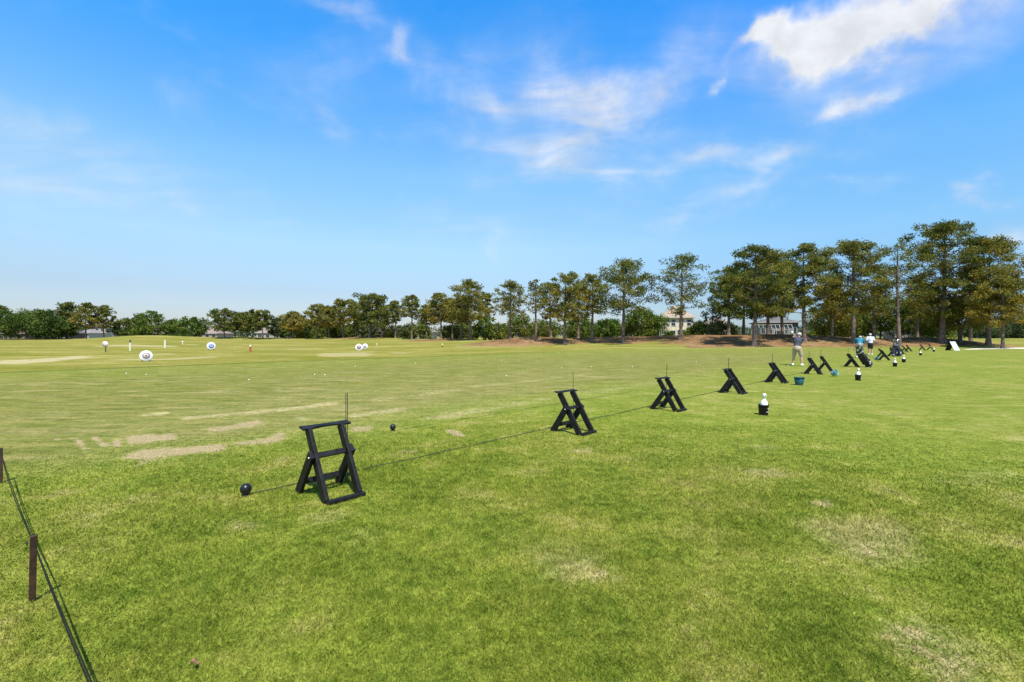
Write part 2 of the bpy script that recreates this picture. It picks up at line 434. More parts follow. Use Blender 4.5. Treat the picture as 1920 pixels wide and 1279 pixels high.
# ---------------------------------------------------------------- wear on the turf, distance sheen painted in
def flat(px, py):
    d = EYE * F / (py - HZ); return ((px - 960) / F * d, d)
DRY = [  # (photograph outline of a worn patch, softness in metres, amount, attribute)
    ([(101, 822), (113, 821), (115, 826), (104, 826)], .05, 1, 'bare'),
    ([(132, 821), (147, 821), (171, 842), (156, 843)], .05, .95, 'bare'),
    ([(171, 819), (184, 819), (205, 836), (191, 838)], .05, .95, 'bare'),
    ([(209, 822), (224, 821), (233, 837), (214, 837)], .05, .95, 'bare'),
    ([(235, 816), (322, 813), (329, 823), (236, 835)], .07, .95, 'bare'),
    ([(229, 853), (268, 839), (325, 839), (420, 832), (424, 848), (330, 854), (262, 872)], .14, 1.0, 'bare'),
    ([(253, 778), (322, 771), (324, 776), (256, 781)], .08, 1, 'dry'),
    ([(330, 783), (520, 765), (640, 752), (640, 758), (500, 774), (340, 789)], .2, .9, 'dry'),
    ([(386, 804), (485, 788), (495, 796), (396, 812)], .10, .9, 'bare'),
    ([(430, 832), (530, 812), (540, 822), (470, 838)], .12, .9, 'bare'),
    ([(552, 779), (590, 784), (575, 792), (548, 788)], .12, .8, 'dry'),
    ([(650, 801), (700, 798), (690, 812), (650, 810)], .12, .8, 'bare'),
    ([(640, 776), (760, 764), (760, 770), (650, 784)], .2, .8, 'dry'),
    ([(795, 778), (940, 757), (1040, 744), (1045, 756), (900, 775), (810, 787)], .35, .55, 'dry'),
    ([(60, 800), (500, 735), (1050, 690), (1150, 700), (800, 790), (640, 830), (300, 880), (60, 880)], 1.0, .34, 'dry'),
    ([(760, 790), (860, 772), (920, 770), (880, 780)], .2, .8, 'dry'),
    ([(833, 805), (850, 804), (875, 815), (870, 819), (850, 818)], .05, 1, 'bare'),
    ([(745, 845), (780, 845), (778, 850), (748, 849)], .06, .9, 'dry'),
    ([(1060, 735), (1240, 712), (1330, 690), (1330, 695), (1240, 720), (1080, 745)], .4, .42, 'dry'),
    ([(690, 750), (900, 722), (1100, 700), (1100, 704), (900, 728), (700, 757)], .3, .6, 'dry'),
    ([(1095, 1062), (1130, 1068), (1162, 1084), (1158, 1092), (1070, 1100), (1060, 1090), (1100, 1082)], .12, .62, 'bare'),
    ([(1010, 1040), (1120, 1048), (1165, 1090), (1050, 1102)], .28, .62, 'dry'),
    ([(1690, 1172), (1740, 1185), (1830, 1255), (1840, 1285), (1740, 1285), (1720, 1240), (1650, 1215), (1610, 1195)], .16, .58, 'bare'),
    ([(1570, 1185), (1720, 1160), (1880, 1285), (1640, 1285)], .32, .6, 'dry'),
    ([(1500, 985), (1660, 965), (1800, 1030), (1640, 1060), (1560, 1020)], .3, .62, 'dry'),
    ([(1600, 1025), (1680, 1030), (1690, 1046), (1620, 1046)], .1, .5, 'bare'),
    ([(1380, 878), (1460, 874), (1475, 890), (1400, 892)], .2, .7, 'dry'),
    ([(1515, 940), (1560, 938), (1565, 950), (1525, 952)], .08, .9, 'dry'),
    ([(1060, 843), (1110, 840), (1115, 848), (1070, 850)], .1, .8, 'dry'),
    ([(1380, 840), (1440, 836), (1450, 842), (1390, 846)], .15, .5, 'dry'),
    ([(1150, 862), (1230, 852), (1280, 856), (1180, 870)], .2, .45, 'dry'),
    ([(540, 965), (620, 955), (700, 965), (640, 980), (560, 980)], .15, .45, 'dry'),
    ([(420, 975), (480, 970), (500, 988), (440, 995)], .12, .5, 'dry'),
    ([(280, 940), (300, 940), (300, 950), (280, 950)], .08, .8, 'dry'),
    ([(660, 985), (730, 995), (700, 1020), (630, 1015)], .15, .4, 'dry'),
    ([(1740, 900), (1900, 880), (1919, 895), (1780, 915)], .25, .4, 'dry'),
]
FARDRY = [  # long pale bars on the range: (photograph outline, softness, attribute, amount), placed on the real slope
    ([(-60, 677), (60, 674), (150, 667), (190, 670), (120, 678), (40, 682), (-60, 684)], 1.0, 'sand', .9),
    ([(172, 650), (215, 646.5), (330, 648), (330, 650.5), (215, 650), (185, 651)], 1.2, 'sand', .8),
    ([(340, 645), (375, 645.5), (375, 647), (340, 647)], 1.0, 'sand', .7),
    ([(405, 653), (560, 652), (650, 655), (560, 656.5), (410, 656)], 1.6, 'sand', .42),
    ([(210, 673), (300, 672), (410, 668), (410, 671), (300, 676), (210, 676)], .8, 'dry', .8),
    ([(720, 660), (745, 659), (775, 661), (760, 664), (720, 663)], 1.0, 'sand', .55),
    ([(600, 662), (700, 660), (700, 668), (600, 671)], 1.0, 'dry', .8),
    ([(285, 663), (330, 662), (330, 665), (285, 666)], .8, 'dry', .8),
    ([(1180, 652), (1500, 649), (1500, 651), (1180, 655)], 1.5, 'dry', .5),
    ([(840, 648), (960, 645), (960, 648), (840, 652)], 1.5, 'dry', .6),
]
def poly_mask(x, y, poly, soft):
    P = np.array(poly); out = np.zeros_like(x)
    lo = P.min(0) - soft * 2; hi = P.max(0) + soft * 2
    sel = (x > lo[0]) & (x < hi[0]) & (y > lo[1]) & (y < hi[1])
    if not sel.any(): return out
    xs, ys = x[sel], y[sel]; inside = np.zeros(len(xs), bool); dm = np.full(len(xs), 1e9)
    for i in range(len(P)):
        a, b = P[i], P[(i + 1) % len(P)]
        c = (a[1] > ys) != (b[1] > ys)
        inside ^= c & (xs < (b[0] - a[0]) * (ys - a[1]) / (b[1] - a[1] + 1e-12) + a[0])
        ab = b - a; tt = np.clip(((xs - a[0]) * ab[0] + (ys - a[1]) * ab[1]) / (ab @ ab + 1e-12), 0, 1)
        dm = np.minimum(dm, np.hypot(xs - a[0] - tt * ab[0], ys - a[1] - tt * ab[1]))
    sd_ = np.where(inside, dm, -dm)
    out[sel] = sst(-soft, soft, sd_ + (vnoise(xs * 2.2 / max(soft * 4, .3), ys * 2.2 / max(soft * 4, .3), 11) - .5) * soft * 1.6)
    return out
DRYW = [([flat(*q) for q in poly], s, a, n) for poly, s, a, n in DRY]
FARW = [([tuple(ground_at(*q)[:2]) for q in poly], s, n, a) for poly, s, n, a in FARDRY]
def wear_and_sheen(x, y):
    x = np.asarray(x, float); y = np.asarray(y, float)
    p, t = pt(x, y); A = {}
    front = sst(-3, 3, y)
    A['range'] = sst(25.5, 26.2, p + (vnoise(x / 2, y / 2, 21) - .5) * .3) * (1 - sst(50, 75, t)) * front
    A['range'] = np.maximum(A['range'], sst(66, 74, y) * .9)
    pe = p + (vnoise(x / .8, y / .8, 31) - .5) * 1.1
    A['olive'] = sst(2.2, 5.5, pe) * (1 - .45 * sst(14, 25, p)) * (1 - .6 * sst(30, 60, t)) * front
    A['pale'] = sst(3.5, 16, np.hypot(x, y) + (vnoise(x / 3, y / 3, 51) - .5) * 3) * .7 * (1 - .7 * sst(12, 22, p))  # paler away from the camera: grazing sheen of the blades painted into the colour
    A['fringe'] = sst(24.7, 25.3, p) * (1 - sst(25.6, 25.9, p)) * (1 - sst(30, 45, t)) * front
    for n in ('dry', 'bare', 'mulch', 'sand'): A[n] = np.zeros_like(x)
    for poly, s, a, n in DRYW: A[n] = np.maximum(A[n], a * poly_mask(x, y, poly, s))
    for poly, s, n, a in FARW: A[n] = np.maximum(A[n], a * poly_mask(x, y, poly, s))
    for mx, my, a, b, h, mu in MP:
        g = np.exp(-(((x - mx) / (a * 1.25)) ** 2 + ((y - my + 1.5) / (b * 1.15)) ** 2) * .9)
        A['mulch'] = np.maximum(A['mulch'], mu * g)
    band = sst(56, 61, y) * (1 - sst(68, 74, y)) * sst(.33, .40, x / np.maximum(y, 1)) * (1 - sst(.95, 1.05, x / np.maximum(y, 1)))
    A['mulch'] = np.maximum(A['mulch'], (.45 + .35 * vnoise(x / 5, y / 3, 61)) * band)
    return A

def add_attr(me, name, vals):
    a = me.attributes.new(name, 'FLOAT', 'POINT'); a.data.foreach_set('value', np.asarray(vals, np.float32))

def np_mesh(name, V, Fc, m, smooth=False):
    """mesh from numpy arrays; Fc is (n, 3) or (n, 4)"""
    me = bpy.data.meshes.new(name); n, k = Fc.shape
    me.vertices.add(len(V)); me.vertices.foreach_set('co', np.asarray(V, np.float32).ravel())
    me.loops.add(n * k); me.loops.foreach_set('vertex_index', Fc.astype(np.int32).ravel())
    me.polygons.add(n); me.polygons.foreach_set('loop_start', np.arange(0, n * k, k, dtype=np.int32))
    me.update(calc_edges=True); me.validate()
    me.polygons.foreach_set('use_smooth', np.full(len(me.polygons), smooth))
    me.materials.append(m)
    return me

def build_ground():
    a = np.concatenate([np.linspace(R(-180), R(-72), 60)[:-1], np.linspace(R(-72), R(72), 1000), np.linspace(R(72), R(180), 60)[1:-1]])
    r = np.concatenate([[.02], np.exp(np.linspace(math.log(.5), math.log(2600), 620))])
    na, nr = len(a), len(r)
    RR, AA = np.meshgrid(r, a, indexing='ij')
    x = (RR * np.sin(AA)).ravel(); y = (RR * np.cos(AA)).ravel(); z = terrain(x, y)
    V = np.stack([x, y, z], 1)
    i = np.arange(nr - 1)[:, None]; j = np.arange(na)[None, :]; j2 = (j + 1) % na
    Fc = np.stack([i * na + j, i * na + j2, (i + 1) * na + j2, (i + 1) * na + j], -1).reshape(-1, 4)[:, ::-1]
    me = np_mesh('ground', V, Fc, turf_material(), True)
    for n, v in wear_and_sheen(x, y).items(): add_attr(me, n, v)
    o = bpy.data.objects.new('ground', me); COL.objects.link(o)
    tag(o, kind='structure', label='mown green tee turf running out to the paler driving range')
build_ground()

def build_grass(N=800000):
    rng = np.random.default_rng(4)
    az = rng.uniform(R(-60), R(60), N); d = np.exp(rng.uniform(math.log(1.25), math.log(12), N))
    x = d * np.sin(az); y = d * np.cos(az); z = terrain(x, y)
    A = wear_and_sheen(x, y)
    keep = rng.uniform(0, 1, N) > np.clip(A['bare'] * .62 + A['dry'] * .30 + A['olive'] * .25 - .05 + sst(5, 12.5, d), 0, 1.0) * 1.0
    x, y, z, d = x[keep], y[keep], z[keep], d[keep]; n = len(x)
    h = rng.uniform(.010, .022, n) * (.8 + .55 * vnoise(x * 2.3, y * 2.3, 41)) * np.maximum(d / 3, .8) ** .3 * 1.05 * (1 - .6 * sst(4.5, 10, d))
    wd = .0021 * np.maximum((d / 2.6) ** .8, .75) * rng.uniform(.7, 1.4, n)
    th = rng.uniform(0, 2 * math.pi, n); lean = rng.uniform(.2, 1.7, n) * h; la = rng.uniform(0, 2 * math.pi, n)
    wx, wy = np.cos(th) * wd, np.sin(th) * wd
    V = np.empty((n, 3, 3))
    V[:, 0] = np.stack([x - wx, y - wy, z - .003], 1); V[:, 1] = np.stack([x + wx, y + wy, z - .003], 1)
    V[:, 2] = np.stack([x + np.cos(la) * lean, y + np.sin(la) * lean, z + h], 1)
    me = np_mesh('grass', V.reshape(-1, 3), np.arange(n * 3).reshape(n, 3), blade_material())
    for k, v in wear_and_sheen(V[:, 0, 0], V[:, 0, 1]).items(): add_attr(me, k, np.repeat(v, 3))
    add_attr(me, 'var', np.repeat(rng.uniform(0, 1, n), 3))
    o = bpy.data.objects.new('grass', me); COL.objects.link(o)
    tag(o, 'short mown grass blades covering the near tee turf', 'grass', kind='stuff')
build_grass()
# ---------------------------------------------------------------- bag stands along the hitting line
BLACK = mat('black_poly_board', (.010, .0095, .009), .55, spec=.22, noise=(14, .5), bump=(120, .15))
STEEL = mat('bolt_steel', (.55, .55, .55), .35, 1.0)
ROD = mat('black_rod', (.010, .010, .010), .5)
ALONG = R(45)
def board(a, b, wide, thick, side=(1, 0, 0)):
    m = MB(); a, b = Vector(a), Vector(b); z = (b - a).normalized(); x = Vector(side); y = z.cross(x).normalized()
    m.box((a + b) / 2, (thick, wide, (b - a).length), Matrix((x, y, z)).transposed()); return m
def make_stand():
    root = empty('bag_stand', (0, 0, 0))
    top = Vector((0, .40, .640)); foot = Vector((0, .012, .02)); piv = foot.lerp(top, .60)
    for s in (-1, 1):
        x = s * .165; X = Vector((x, 0, 0))
        board(X + foot, X + top, .096, .036).build('leg', BLACK, root, bevel=.004)
        xo = s * .205; XO = Vector((xo, 0, 0))
        q = piv + Vector((0, -.018, .035)); rf = Vector((0, .53, -.01))
        board(XO + q, XO + rf, .096, .036).build('rear_leg', BLACK, root, bevel=.004)
        b = MB(); M = Matrix.Rotation(R(90), 3, 'Y')
        b.lathe([(.0, -.046), (.009, -.044), (.011, -.039), (.011, .064), (.0, .066)], 10, M)
        b.build('bolt', STEEL, root, loc=Vector((s * .188, piv.y, piv.z)) + Vector((0, 0, 0)), bevel=0)
    m = MB(); dirn = (top - foot).normalized()
    c = piv + dirn * .01
    m.box(c, (.292, .034, .052), Matrix((Vector((1, 0, 0)), dirn.cross(Vector((1, 0, 0))), dirn)).transposed())
    m.build('crossbar', BLACK, root, bevel=.004)
    m = MB(); m.box((0, .470, .110), (.372, .034, .056), Matrix.Rotation(R(-20), 3, 'X')); m.build('rear_crossbar', BLACK, root, bevel=.004)
    m = MB(); m.box((.012, -.035, .020), (.375, .055, .040)); m.build('foot_bar', BLACK, root, bevel=.006)
    # top rest: a plank whose front edge is scooped out, slightly bowed
    m = MB(); n = 14; fr, bk = [], []
    for i in range(n + 1):
        u = -1 + 2 * i / n; x = u * .245; sc = .030 * (1 - min(1, abs(u) / .62) ** 2.5)
        fr.append((x, -.052 + sc)); bk.append((x, .052 - .012 * (1 - u * u)))
    poly = fr + bk[::-1]
    M = Matrix.Rotation(R(8), 3, 'X')
    m.prism(poly, 0, .020, M); m.build('top_rest', BLACK, root, loc=(.012, .405, .642), bevel=.003)
    for k, dx in enumerate((0, .028)):
        m = MB(); m.tube([(.246 + dx, .440 + .02 * k, -.03), (.244 + dx, .436 + .02 * k, .5), (.236 + dx, .428 + .02 * k, .95)], .0034, 6); m.build('rod', ROD, root)
    return root
stand = make_stand()
STANDS = [  # front left foot in the photograph, yaw jitter, label
    (612, 946, 2, 'nearest black bag stand, standing beside the black ball on the turf'),
    (1087.5, 817, 0, 'second nearest black bag stand, alone in the middle of the turf'),
    (1267.5, 772.5, -2, 'third nearest black bag stand, left of the white bottle in its black bucket'),
    (1389, 739.7, 1, 'black bag stand directly behind the nearest bottle bucket'),
    (1469, 719, -1, 'black bag stand just left of the dark teal bucket'),
    (1537, 702.6, 2, 'left one of two black bag stands right of the golfer in khaki shorts'),
    (1559, 697, 5, 'right one of two black bag stands, its foot at a pale teal tub'),
    (1607, 688.5, -2, 'black bag stand with a black golf bag leaning against its right side'),
    (1667, 676, 1, 'black bag stand behind the second bottle bucket, front one of a crossing pair'),
    (1661, 671, 4, 'black bag stand overlapped by another, back one of a crossing pair'),
    (1681, 668, 0, 'black bag stand half hidden behind the navy golf bag'),
    (1694, 664, -3, 'black bag stand just right of the navy golf bag'),
    (1702, 660.5, 2, 'left one of two small far bag stands right of the navy golf bag'),
    (1709, 659, -2, 'right one of two small far bag stands right of the navy golf bag'),
    (1735, 657.6, 0, 'tiny far bag stand standing alone with a bottle bucket before it'),
    (1750, 656.5, 3, 'farthest bag stand, half covered by the farthest bottle bucket'),
]
for i, (px, py, j, lab) in enumerate(STANDS):
    o = stand if i == 0 else copy_tree(stand)
    g = ground_at(px, py); a = ALONG + R(j)
    c = g + Vector((math.cos(a), math.sin(a), 0)) * .165
    o.location = (c.x, c.y, gz(c.x, c.y)); o.rotation_euler = (R(random.Random(i).uniform(-1, 1)), 0, a)
    tag(o, lab, 'bag stand', 'black bag stands along the hitting line')

# ---------------------------------------------------------------- tee balls and the ropes pegged between them
BALLM = mat('black_ball', (.010, .010, .010), .32, spec=.4, noise=(30, .3))
BASEM = mat('ball_spike', (.02, .02, .02), .6)
def tee_ball(px, py, r, lab):
    g = ground_at(px, py); root = empty('tee_marker', g)
    tag(root, lab, 'tee marker', 'black ball tee markers')
    m = MB(); m.ball((0, 0, .016 + r * .98), (r, r, r * 1.04), 28, 18); m.build('ball', BALLM, root)
    m = MB(); m.lathe([(r * .62, -.01), (r * .60, .010), (r * .35, .020), (.0, .022)], 20); m.build('base', BASEM, root)
    return g
b1 = tee_ball(461, 930, .052, 'larger black ball tee marker, left of the nearest bag stand')
b2 = tee_ball(736.5, 808, .047, 'smaller distant black ball tee marker behind the nearest bag stand')
ROPEM = mat('dark_green_rope', (.028, .036, .020), .8, noise=(60, .4))
def ground_rope(a, length, lab, r, sink):
    rnd = random.Random(lab); pts = []; n = int(length / .12); off = 0
    for i in range(n + 1):
        s = length * i / n; off += rnd.uniform(-.004, .004); off *= .985
        x = a.x + (s + .05) * math.cos(ALONG) - off * .7; y = a.y + (s + .05) * math.sin(ALONG) + off * .7
        pts.append((x, y, gz(x, y) + r + sink - .006 + .006 * math.sin(s * 5.1) * math.sin(s * 1.7)))
    m = MB(); m.tube(pts, r, 6); tag(m.build('rope', ROPEM), lab, 'rope', 'ropes lying along the tee')
ground_rope(b1, 22, 'dark rope lying on the turf from the larger black ball past the stands', .0052, .012)
ground_rope(b2, 7.5, 'dark rope lying on the turf right of the smaller black ball', .0036, .004)

# ---------------------------------------------------------------- stake and rope barrier
STAKE = mat('brown_stake', (.060, .026, .016), .55, noise=(18, .45), bump=(60, .25))
HOLE = mat('stake_eye', (.012, .010, .009), .5)
BROPE = mat('black_green_cord', (.013, .017, .010), .85, spec=.1, noise=(80, .4))
sp = [ground_at(60, 1127), ground_at(1.5, 906), Vector((-.30, .66, 0))]
SH = [.40, .37, .40]
tops = []
for i, (g, h) in enumerate(zip(sp, SH)):
    z = gz(g.x, g.y); root = empty('rope_stake', (g.x, g.y, z), R([-38, -35, -38][i]))
    lean = Vector((.068, 0, 0)) if i == 0 else Vector((.0, .0, 0))
    lab = ['brown wooden stake in the left foreground with rope through its top', 'brown stake cut by the left edge of the photo, rope ends at its ring', 'brown stake nearest the viewer holding the low rope'][i]
    tag(root, lab, 'stake', 'brown stakes of the rope barrier')
    m = MB(); m.bar(Vector((0, 0, -.05)), lean + Vector((0, 0, h)), .018, .030, (0, 1, 0)); m.build('post', STAKE, root, bevel=.002)
    m = MB(); c = lean * .92 + Vector((0, 0, h - .035))
    ring = [c + Vector((.0 + .011 * math.cos(q), -.026, .011 * math.sin(q))) for q in np.linspace(0, 2 * math.pi, 15)]
    m.tube(ring, .0032, 6, cap=False); m.build('eye_ring', HOLE, root)
    if i == 1:
        m = MB(); m.tube([Vector((.0 + .018 * math.cos(q), -.02, h + .012 + .018 * math.sin(q))) for q in np.linspace(-2.4, 2.6, 14)], .004, 6); m.build('hook', HOLE, root)
    tops.append(Vector((g.x, g.y, z)) + Matrix.Rotation(R([-38, -35, -38][i]), 3, 'Z') @ c)
def cord(offs, sag1, sag2, lab):
    pts = []
    A, B, Cc = tops[1], tops[0], tops[2]
    for P0, P1, sg, n in ((A, B, sag1, 26), (B, Cc, sag2, 34)):
        for i in range(n + (P0 is B)):
            u = i / n; q = P0.lerp(P1, u); q = q + Vector((offs * math.sin(u * math.pi), 0, -sg * 4 * u * (1 - u))); pts.append(q)
    m = MB(); m.tube(pts, .0029, 7); tag(m.build('barrier_rope', BROPE), lab, 'rope', 'cords of the stake barrier')
cord(.0, .035, .035, 'upper dark cord strung between the brown stakes at left')
cord(-.008, .052, .042, 'lower slacker dark cord strung between the brown stakes at left')

# ---------------------------------------------------------------- sand bottles in black buckets
BUCK = mat('black_bucket', (.012, .012, .012), .5, spec=.3, noise=(20, .3))
WHITEP = mat('white_plastic', (.80, .80, .76), .45, noise=(8, .06))
BADGE = mat('pale_badge', (.62, .63, .64), .5)
SANDY = mat('cream_plastic', (.72, .70, .58), .5, noise=(8, .1))
def ring_patch(m, r0, r1, z0, z1, a0, a1, n=10, th=.003):
    vs = []; fs = []
    for i in range(n + 1):
        a = a0 + (a1 - a0) * i / n
        for dr in (0, th):
            vs += [((r0 + dr) * math.cos(a), (r0 + dr) * math.sin(a), z0[i] if isinstance(z0, list) else z0), ((r1 + dr) * math.cos(a), (r1 + dr) * math.sin(a), z1[i] if isinstance(z1, list) else z1)]
    for i in range(n):
        b = i * 4; c = b + 4
        fs += [(b, b + 1, c + 1, c), (b + 2, c + 2, c + 3, b + 3), (b + 1, b + 3, c + 3, c + 1), (b, c, c + 2, b + 2)]
    fs += [(0, 2, 3, 1), (n * 4, n * 4 + 1, n * 4 + 3, n * 4 + 2)]
    m.add(vs, fs)
def make_bucket():
    root = empty('bottle_bucket', (0, 0, 0))
    m = MB(); m.lathe([(.0, .0), (.080, .0), (.084, .01), (.092, .185), (.098, .187), (.098, .205), (.090, .205), (.084, .03), (.0, .028)], 28); m.build('tub', BUCK, root)
    m = MB(); m.tube([(.098 * math.cos(q), .098 * math.sin(q), .19 - .05 * abs(math.sin(q * .5 - .2))) for q in np.linspace(1.8, 4.6, 14)], .003, 6); m.build('handle', BUCK, root)
    # pale swoosh-shaped badge and a bar under it on the tub
    m = MB(); n = 12
    hi = [.150 - .045 * (i / n) ** 1.3 for i in range(n + 1)]; lo = [hi[i] - .004 - .028 * math.sin(math.pi * min(1, (i / n) * 1.1 + .08)) ** .8 for i in range(n + 1)]
    ring_patch(m, .0875, .0905, lo, hi, R(-95), R(-38), n); ring_patch(m, .0862, .0868, .062, .074, R(-112), R(-40), n); m.build('badge', BADGE, root)
    return root
def make_bottle():
    root = empty('sand_bottle', (0, 0, 0))
    m = MB(); m.lathe([(.0, .0), (.060, .0), (.066, .01), (.068, .14), (.066, .19), (.060, .225), (.044, .250), (.030, .265), (.027, .285), (.0, .285)], 26); m.build('body', WHITEP, root)
    m = MB(); m.lathe([(.0, .283), (.026, .283), (.024, .305), (.028, .320), (.037, .335), (.037, .365), (.028, .385), (.012, .395), (.0, .396)], 22); m.build('cap', SANDY, root)
    m = MB(); m.ball((.004, -.0365, .352), .009, 10, 8); m.build('spout', BUCK, root)
    return root
bk, bt = make_bucket(), make_bottle()
BK = [(1431.5, 778, 'nearest', 'right of the third bag stand'), (1609, 713.5, 'second nearest', 'in front of the black golf bag'),
      (1678, 687.5, 'third nearest', 'in front of the crossing pair of stands'), (1694.5, 679.5, 'fourth nearest', 'in front of the navy golf bag'),
      (1726, 666.5, 'fifth, far', 'before the lone far stand'), (1751, 659.5, 'sixth, farthest', 'close to the folding board sign')]
for i, (px, py, w, s) in enumerate(BK):
    g = ground_at(px, py); o = bk if i == 0 else copy_tree(bk); o.location = g; o.rotation_euler = (0, 0, R(20 + 30 * i * (i > 1) + 8))
    tag(o, '%s black bucket holding a white bottle, %s' % (w, s), 'bucket', 'black bottle buckets behind the stands')
    q = bt if i == 0 else copy_tree(bt); q.location = g + Vector((0.004, 0, .03)); q.rotation_euler = (R(1), R(2 - i), R(12 * i))
    tag(q, '%s white bulb capped bottle, %s' % (w, s), 'bottle', 'white bottles in black buckets')

# ---------------------------------------------------------------- teal range buckets
TEAL = mat('dark_teal_plastic', (.006, .062, .068), .4, noise=(10, .15))
TEAL2 = mat('pale_teal_plastic', (.10, .26, .24), .45, noise=(20, .3))
def range_bucket(px, py, r, h, m_, lab, tilt=0, part_rim=True):
    g = ground_at(px, py); root = empty('range_bucket', g + Vector((0, 0, .0 if not tilt else r * .85)), R(20)); root.rotation_euler = (R(tilt), 0, R(30))
    tag(root, lab, 'bucket', 'teal ball buckets')
    m = MB(); m.lathe([(.0, .0), (r * .70, .0), (r * .72, .01), (r * .97, h), (r * .93, h), (r * .68, .015), (.0, .013)], 28); m.build('tub', m_, root)
    m = MB(); m.lathe([(r * .955, h - .02), (r * 1.05, h - .018), (r * 1.05, h + .003), (r * .955, h + .005), (r * .955, h - .02)], 28); m.build('rim', m_, root)
    m = MB(); m.tube([(r * 1.05 * math.cos(q), r * 1.05 * math.sin(q) * .55, h - .01 - .06 * math.sin(q)) for q in np.linspace(0, math.pi, 14)], .004, 6); m.build('handle', m_, root)
range_bucket(1498.5, 722, .150, .245, TEAL, 'dark teal ball bucket standing upright near the golfer in khaki shorts')
range_bucket(1560, 706, .125, .17, TEAL2, 'pale teal tub tipped at the foot of a bag stand', tilt=68)
range_bucket(1641, 675, .125, .16, TEAL2, 'small pale teal tub lying left of the crossing pair of stands', tilt=80)

# ---------------------------------------------------------------- golf bags with their clubs
BAGB = mat('black_bag_fabric', (.011, .011, .014), .55, noise=(18, .4), bump=(160, .15))
BAGN = mat('navy_bag_fabric', (.014, .018, .040), .55, noise=(18, .4), bump=(160, .15))
GREYT = mat('grey_trim', (.30, .31, .33), .5)
WHITET = mat('white_trim', (.75, .75, .75), .5)
CHROME = mat('club_chrome', (.62, .62, .60), .22, 1.0)
GRIPM = mat('grip_rubber', (.02, .02, .02), .7)
HEADC = mat('brown_headcover', (.10, .055, .035), .7, noise=(30, .4))
def golf_bag(px, py, yaw, tilt, m_, lab, who, headcover):
    g = ground_at(px, py); root = empty('golf_bag', g)
    rot = Matrix.Rotation(R(yaw), 4, 'Z') @ Matrix.Rotation(R(tilt), 4, 'Y')
    root.matrix_world = Matrix.Translation(g + Vector((0, 0, .03))) @ rot @ Matrix.Scale(1.16, 4)
    tag(root, lab, 'golf bag', 'golf bags standing by the stands')
    S = Matrix.Diagonal((1.0, .86, 1.0))
    m = MB(); m.lathe([(.0, 0), (.118, 0), (.128, .02), (.130, .06), (.118, .14), (.112, .50), (.118, .74), (.130, .80), (.134, .86), (.126, .865), (.112, .78), (.0, .76)], 26, S); m.build('body', m_, root)
    m = MB(); m.lathe([(.122, .775), (.140, .78), (.141, .81), (.124, .812), (.122, .775)], 26, S); m.lathe([(.131, .03), (.137, .032), (.137, .07), (.128, .072), (.131, .03)], 26, S); m.build('trim_band', GREYT, root)
    for c, s_ in (((.0, -.135, .24), (.17, .085, .30)), ((-.115, .02, .40), (.07, .13, .40)), ((.0, -.125, .54), (.14, .06, .20)), ((.115, .02, .28), (.07, .13, .26))):
        m = MB(); m.box(c, s_); m.build('pocket', m_, root, bevel=.022)
    m = MB(); m.box((.02, -.180, .27), (.07, .008, .05), Matrix.Rotation(R(24), 3, 'Y')); m.box((-.02, -.180, .20), (.10, .008, .018)); m.build('badge', WHITET, root, bevel=.003)
    m = MB(); m.tube([(.02, .11, .72), (.03, .20, .66), (.02, .235, .52), (.0, .20, .36), (.0, .11, .28)], [.016, .022, .026, .022, .016], 8); m.build('strap', m_, root)
    for s in (-1, 1):
        m = MB(); m.tube([(.105, s * .05, .70), (.34, s * .20, .02)], .0075, 7); m.ball((.34, s * .20, .015), .016, 8, 6); m.build('leg', BAGB, root)
    rnd = random.Random(who)
    for k in range(7):
        q = k / 7 * 2 * math.pi; bx, by = .068 * math.cos(q), .058 * math.sin(q); L = .94 + rnd.uniform(0, .20)
        c = empty('golf_club', (0, 0, 0)); c.matrix_world = root.matrix_world @ Matrix.Translation((bx * .8, by * .8, 0))
        tp = Vector((bx * .9, by * .9, L)); 
        m = MB(); m.tube([(0, 0, .30), tp], .0062, 7); m.build('shaft', CHROME, c)
        m = MB(); m.tube([(0, 0, .05), (0, 0, .30)], .0125, 8); m.build('grip', GRIPM, c)
        wood = k < headcover
        if wood:
            m = MB(); m.ball(tp + Vector((.02, .02, .03)), (.055, .050, .075), 14, 10); m.tube([tp - Vector((0, 0, .14)), tp], [.020, .034], 10); m.build('head_cover', HEADC if k % 2 else m_, c)
            tag(c, 'club under a soft head cover in the %s' % who, 'golf club', 'covered clubs in the %s' % who)
        else:
            m = MB(); d_ = Vector((math.cos(q + 1), math.sin(q + 1), 0)); up = Vector((0, 0, 1))
            m.prism([(0, -.012), (.035, -.018), (.085, -.012), (.092, .035), (.075, .050), (.0, .016)], -.010, .010, Matrix((d_, up, d_.cross(up))).transposed())
            h = m.build('iron_head', CHROME, c, loc=tp, bevel=.003)
            tag(c, 'bare steel iron club sticking out of the %s' % who, 'golf club', 'iron clubs in the %s' % who)
golf_bag(1630, 688.5, 8, -37, BAGB, 'black golf bag with silver trim leaning between a bag stand and its own legs', 'black golf bag', 2)
golf_bag(1687, 668.5, 0, -20, BAGN, 'navy golf bag full of clubs among the far stands', 'navy golf bag', 3)
golf_bag(1675, 668.5, 30, 16, BAGB, 'second dark golf bag tilted against the navy golf bag', 'dark golf bag beside the navy one', 3)

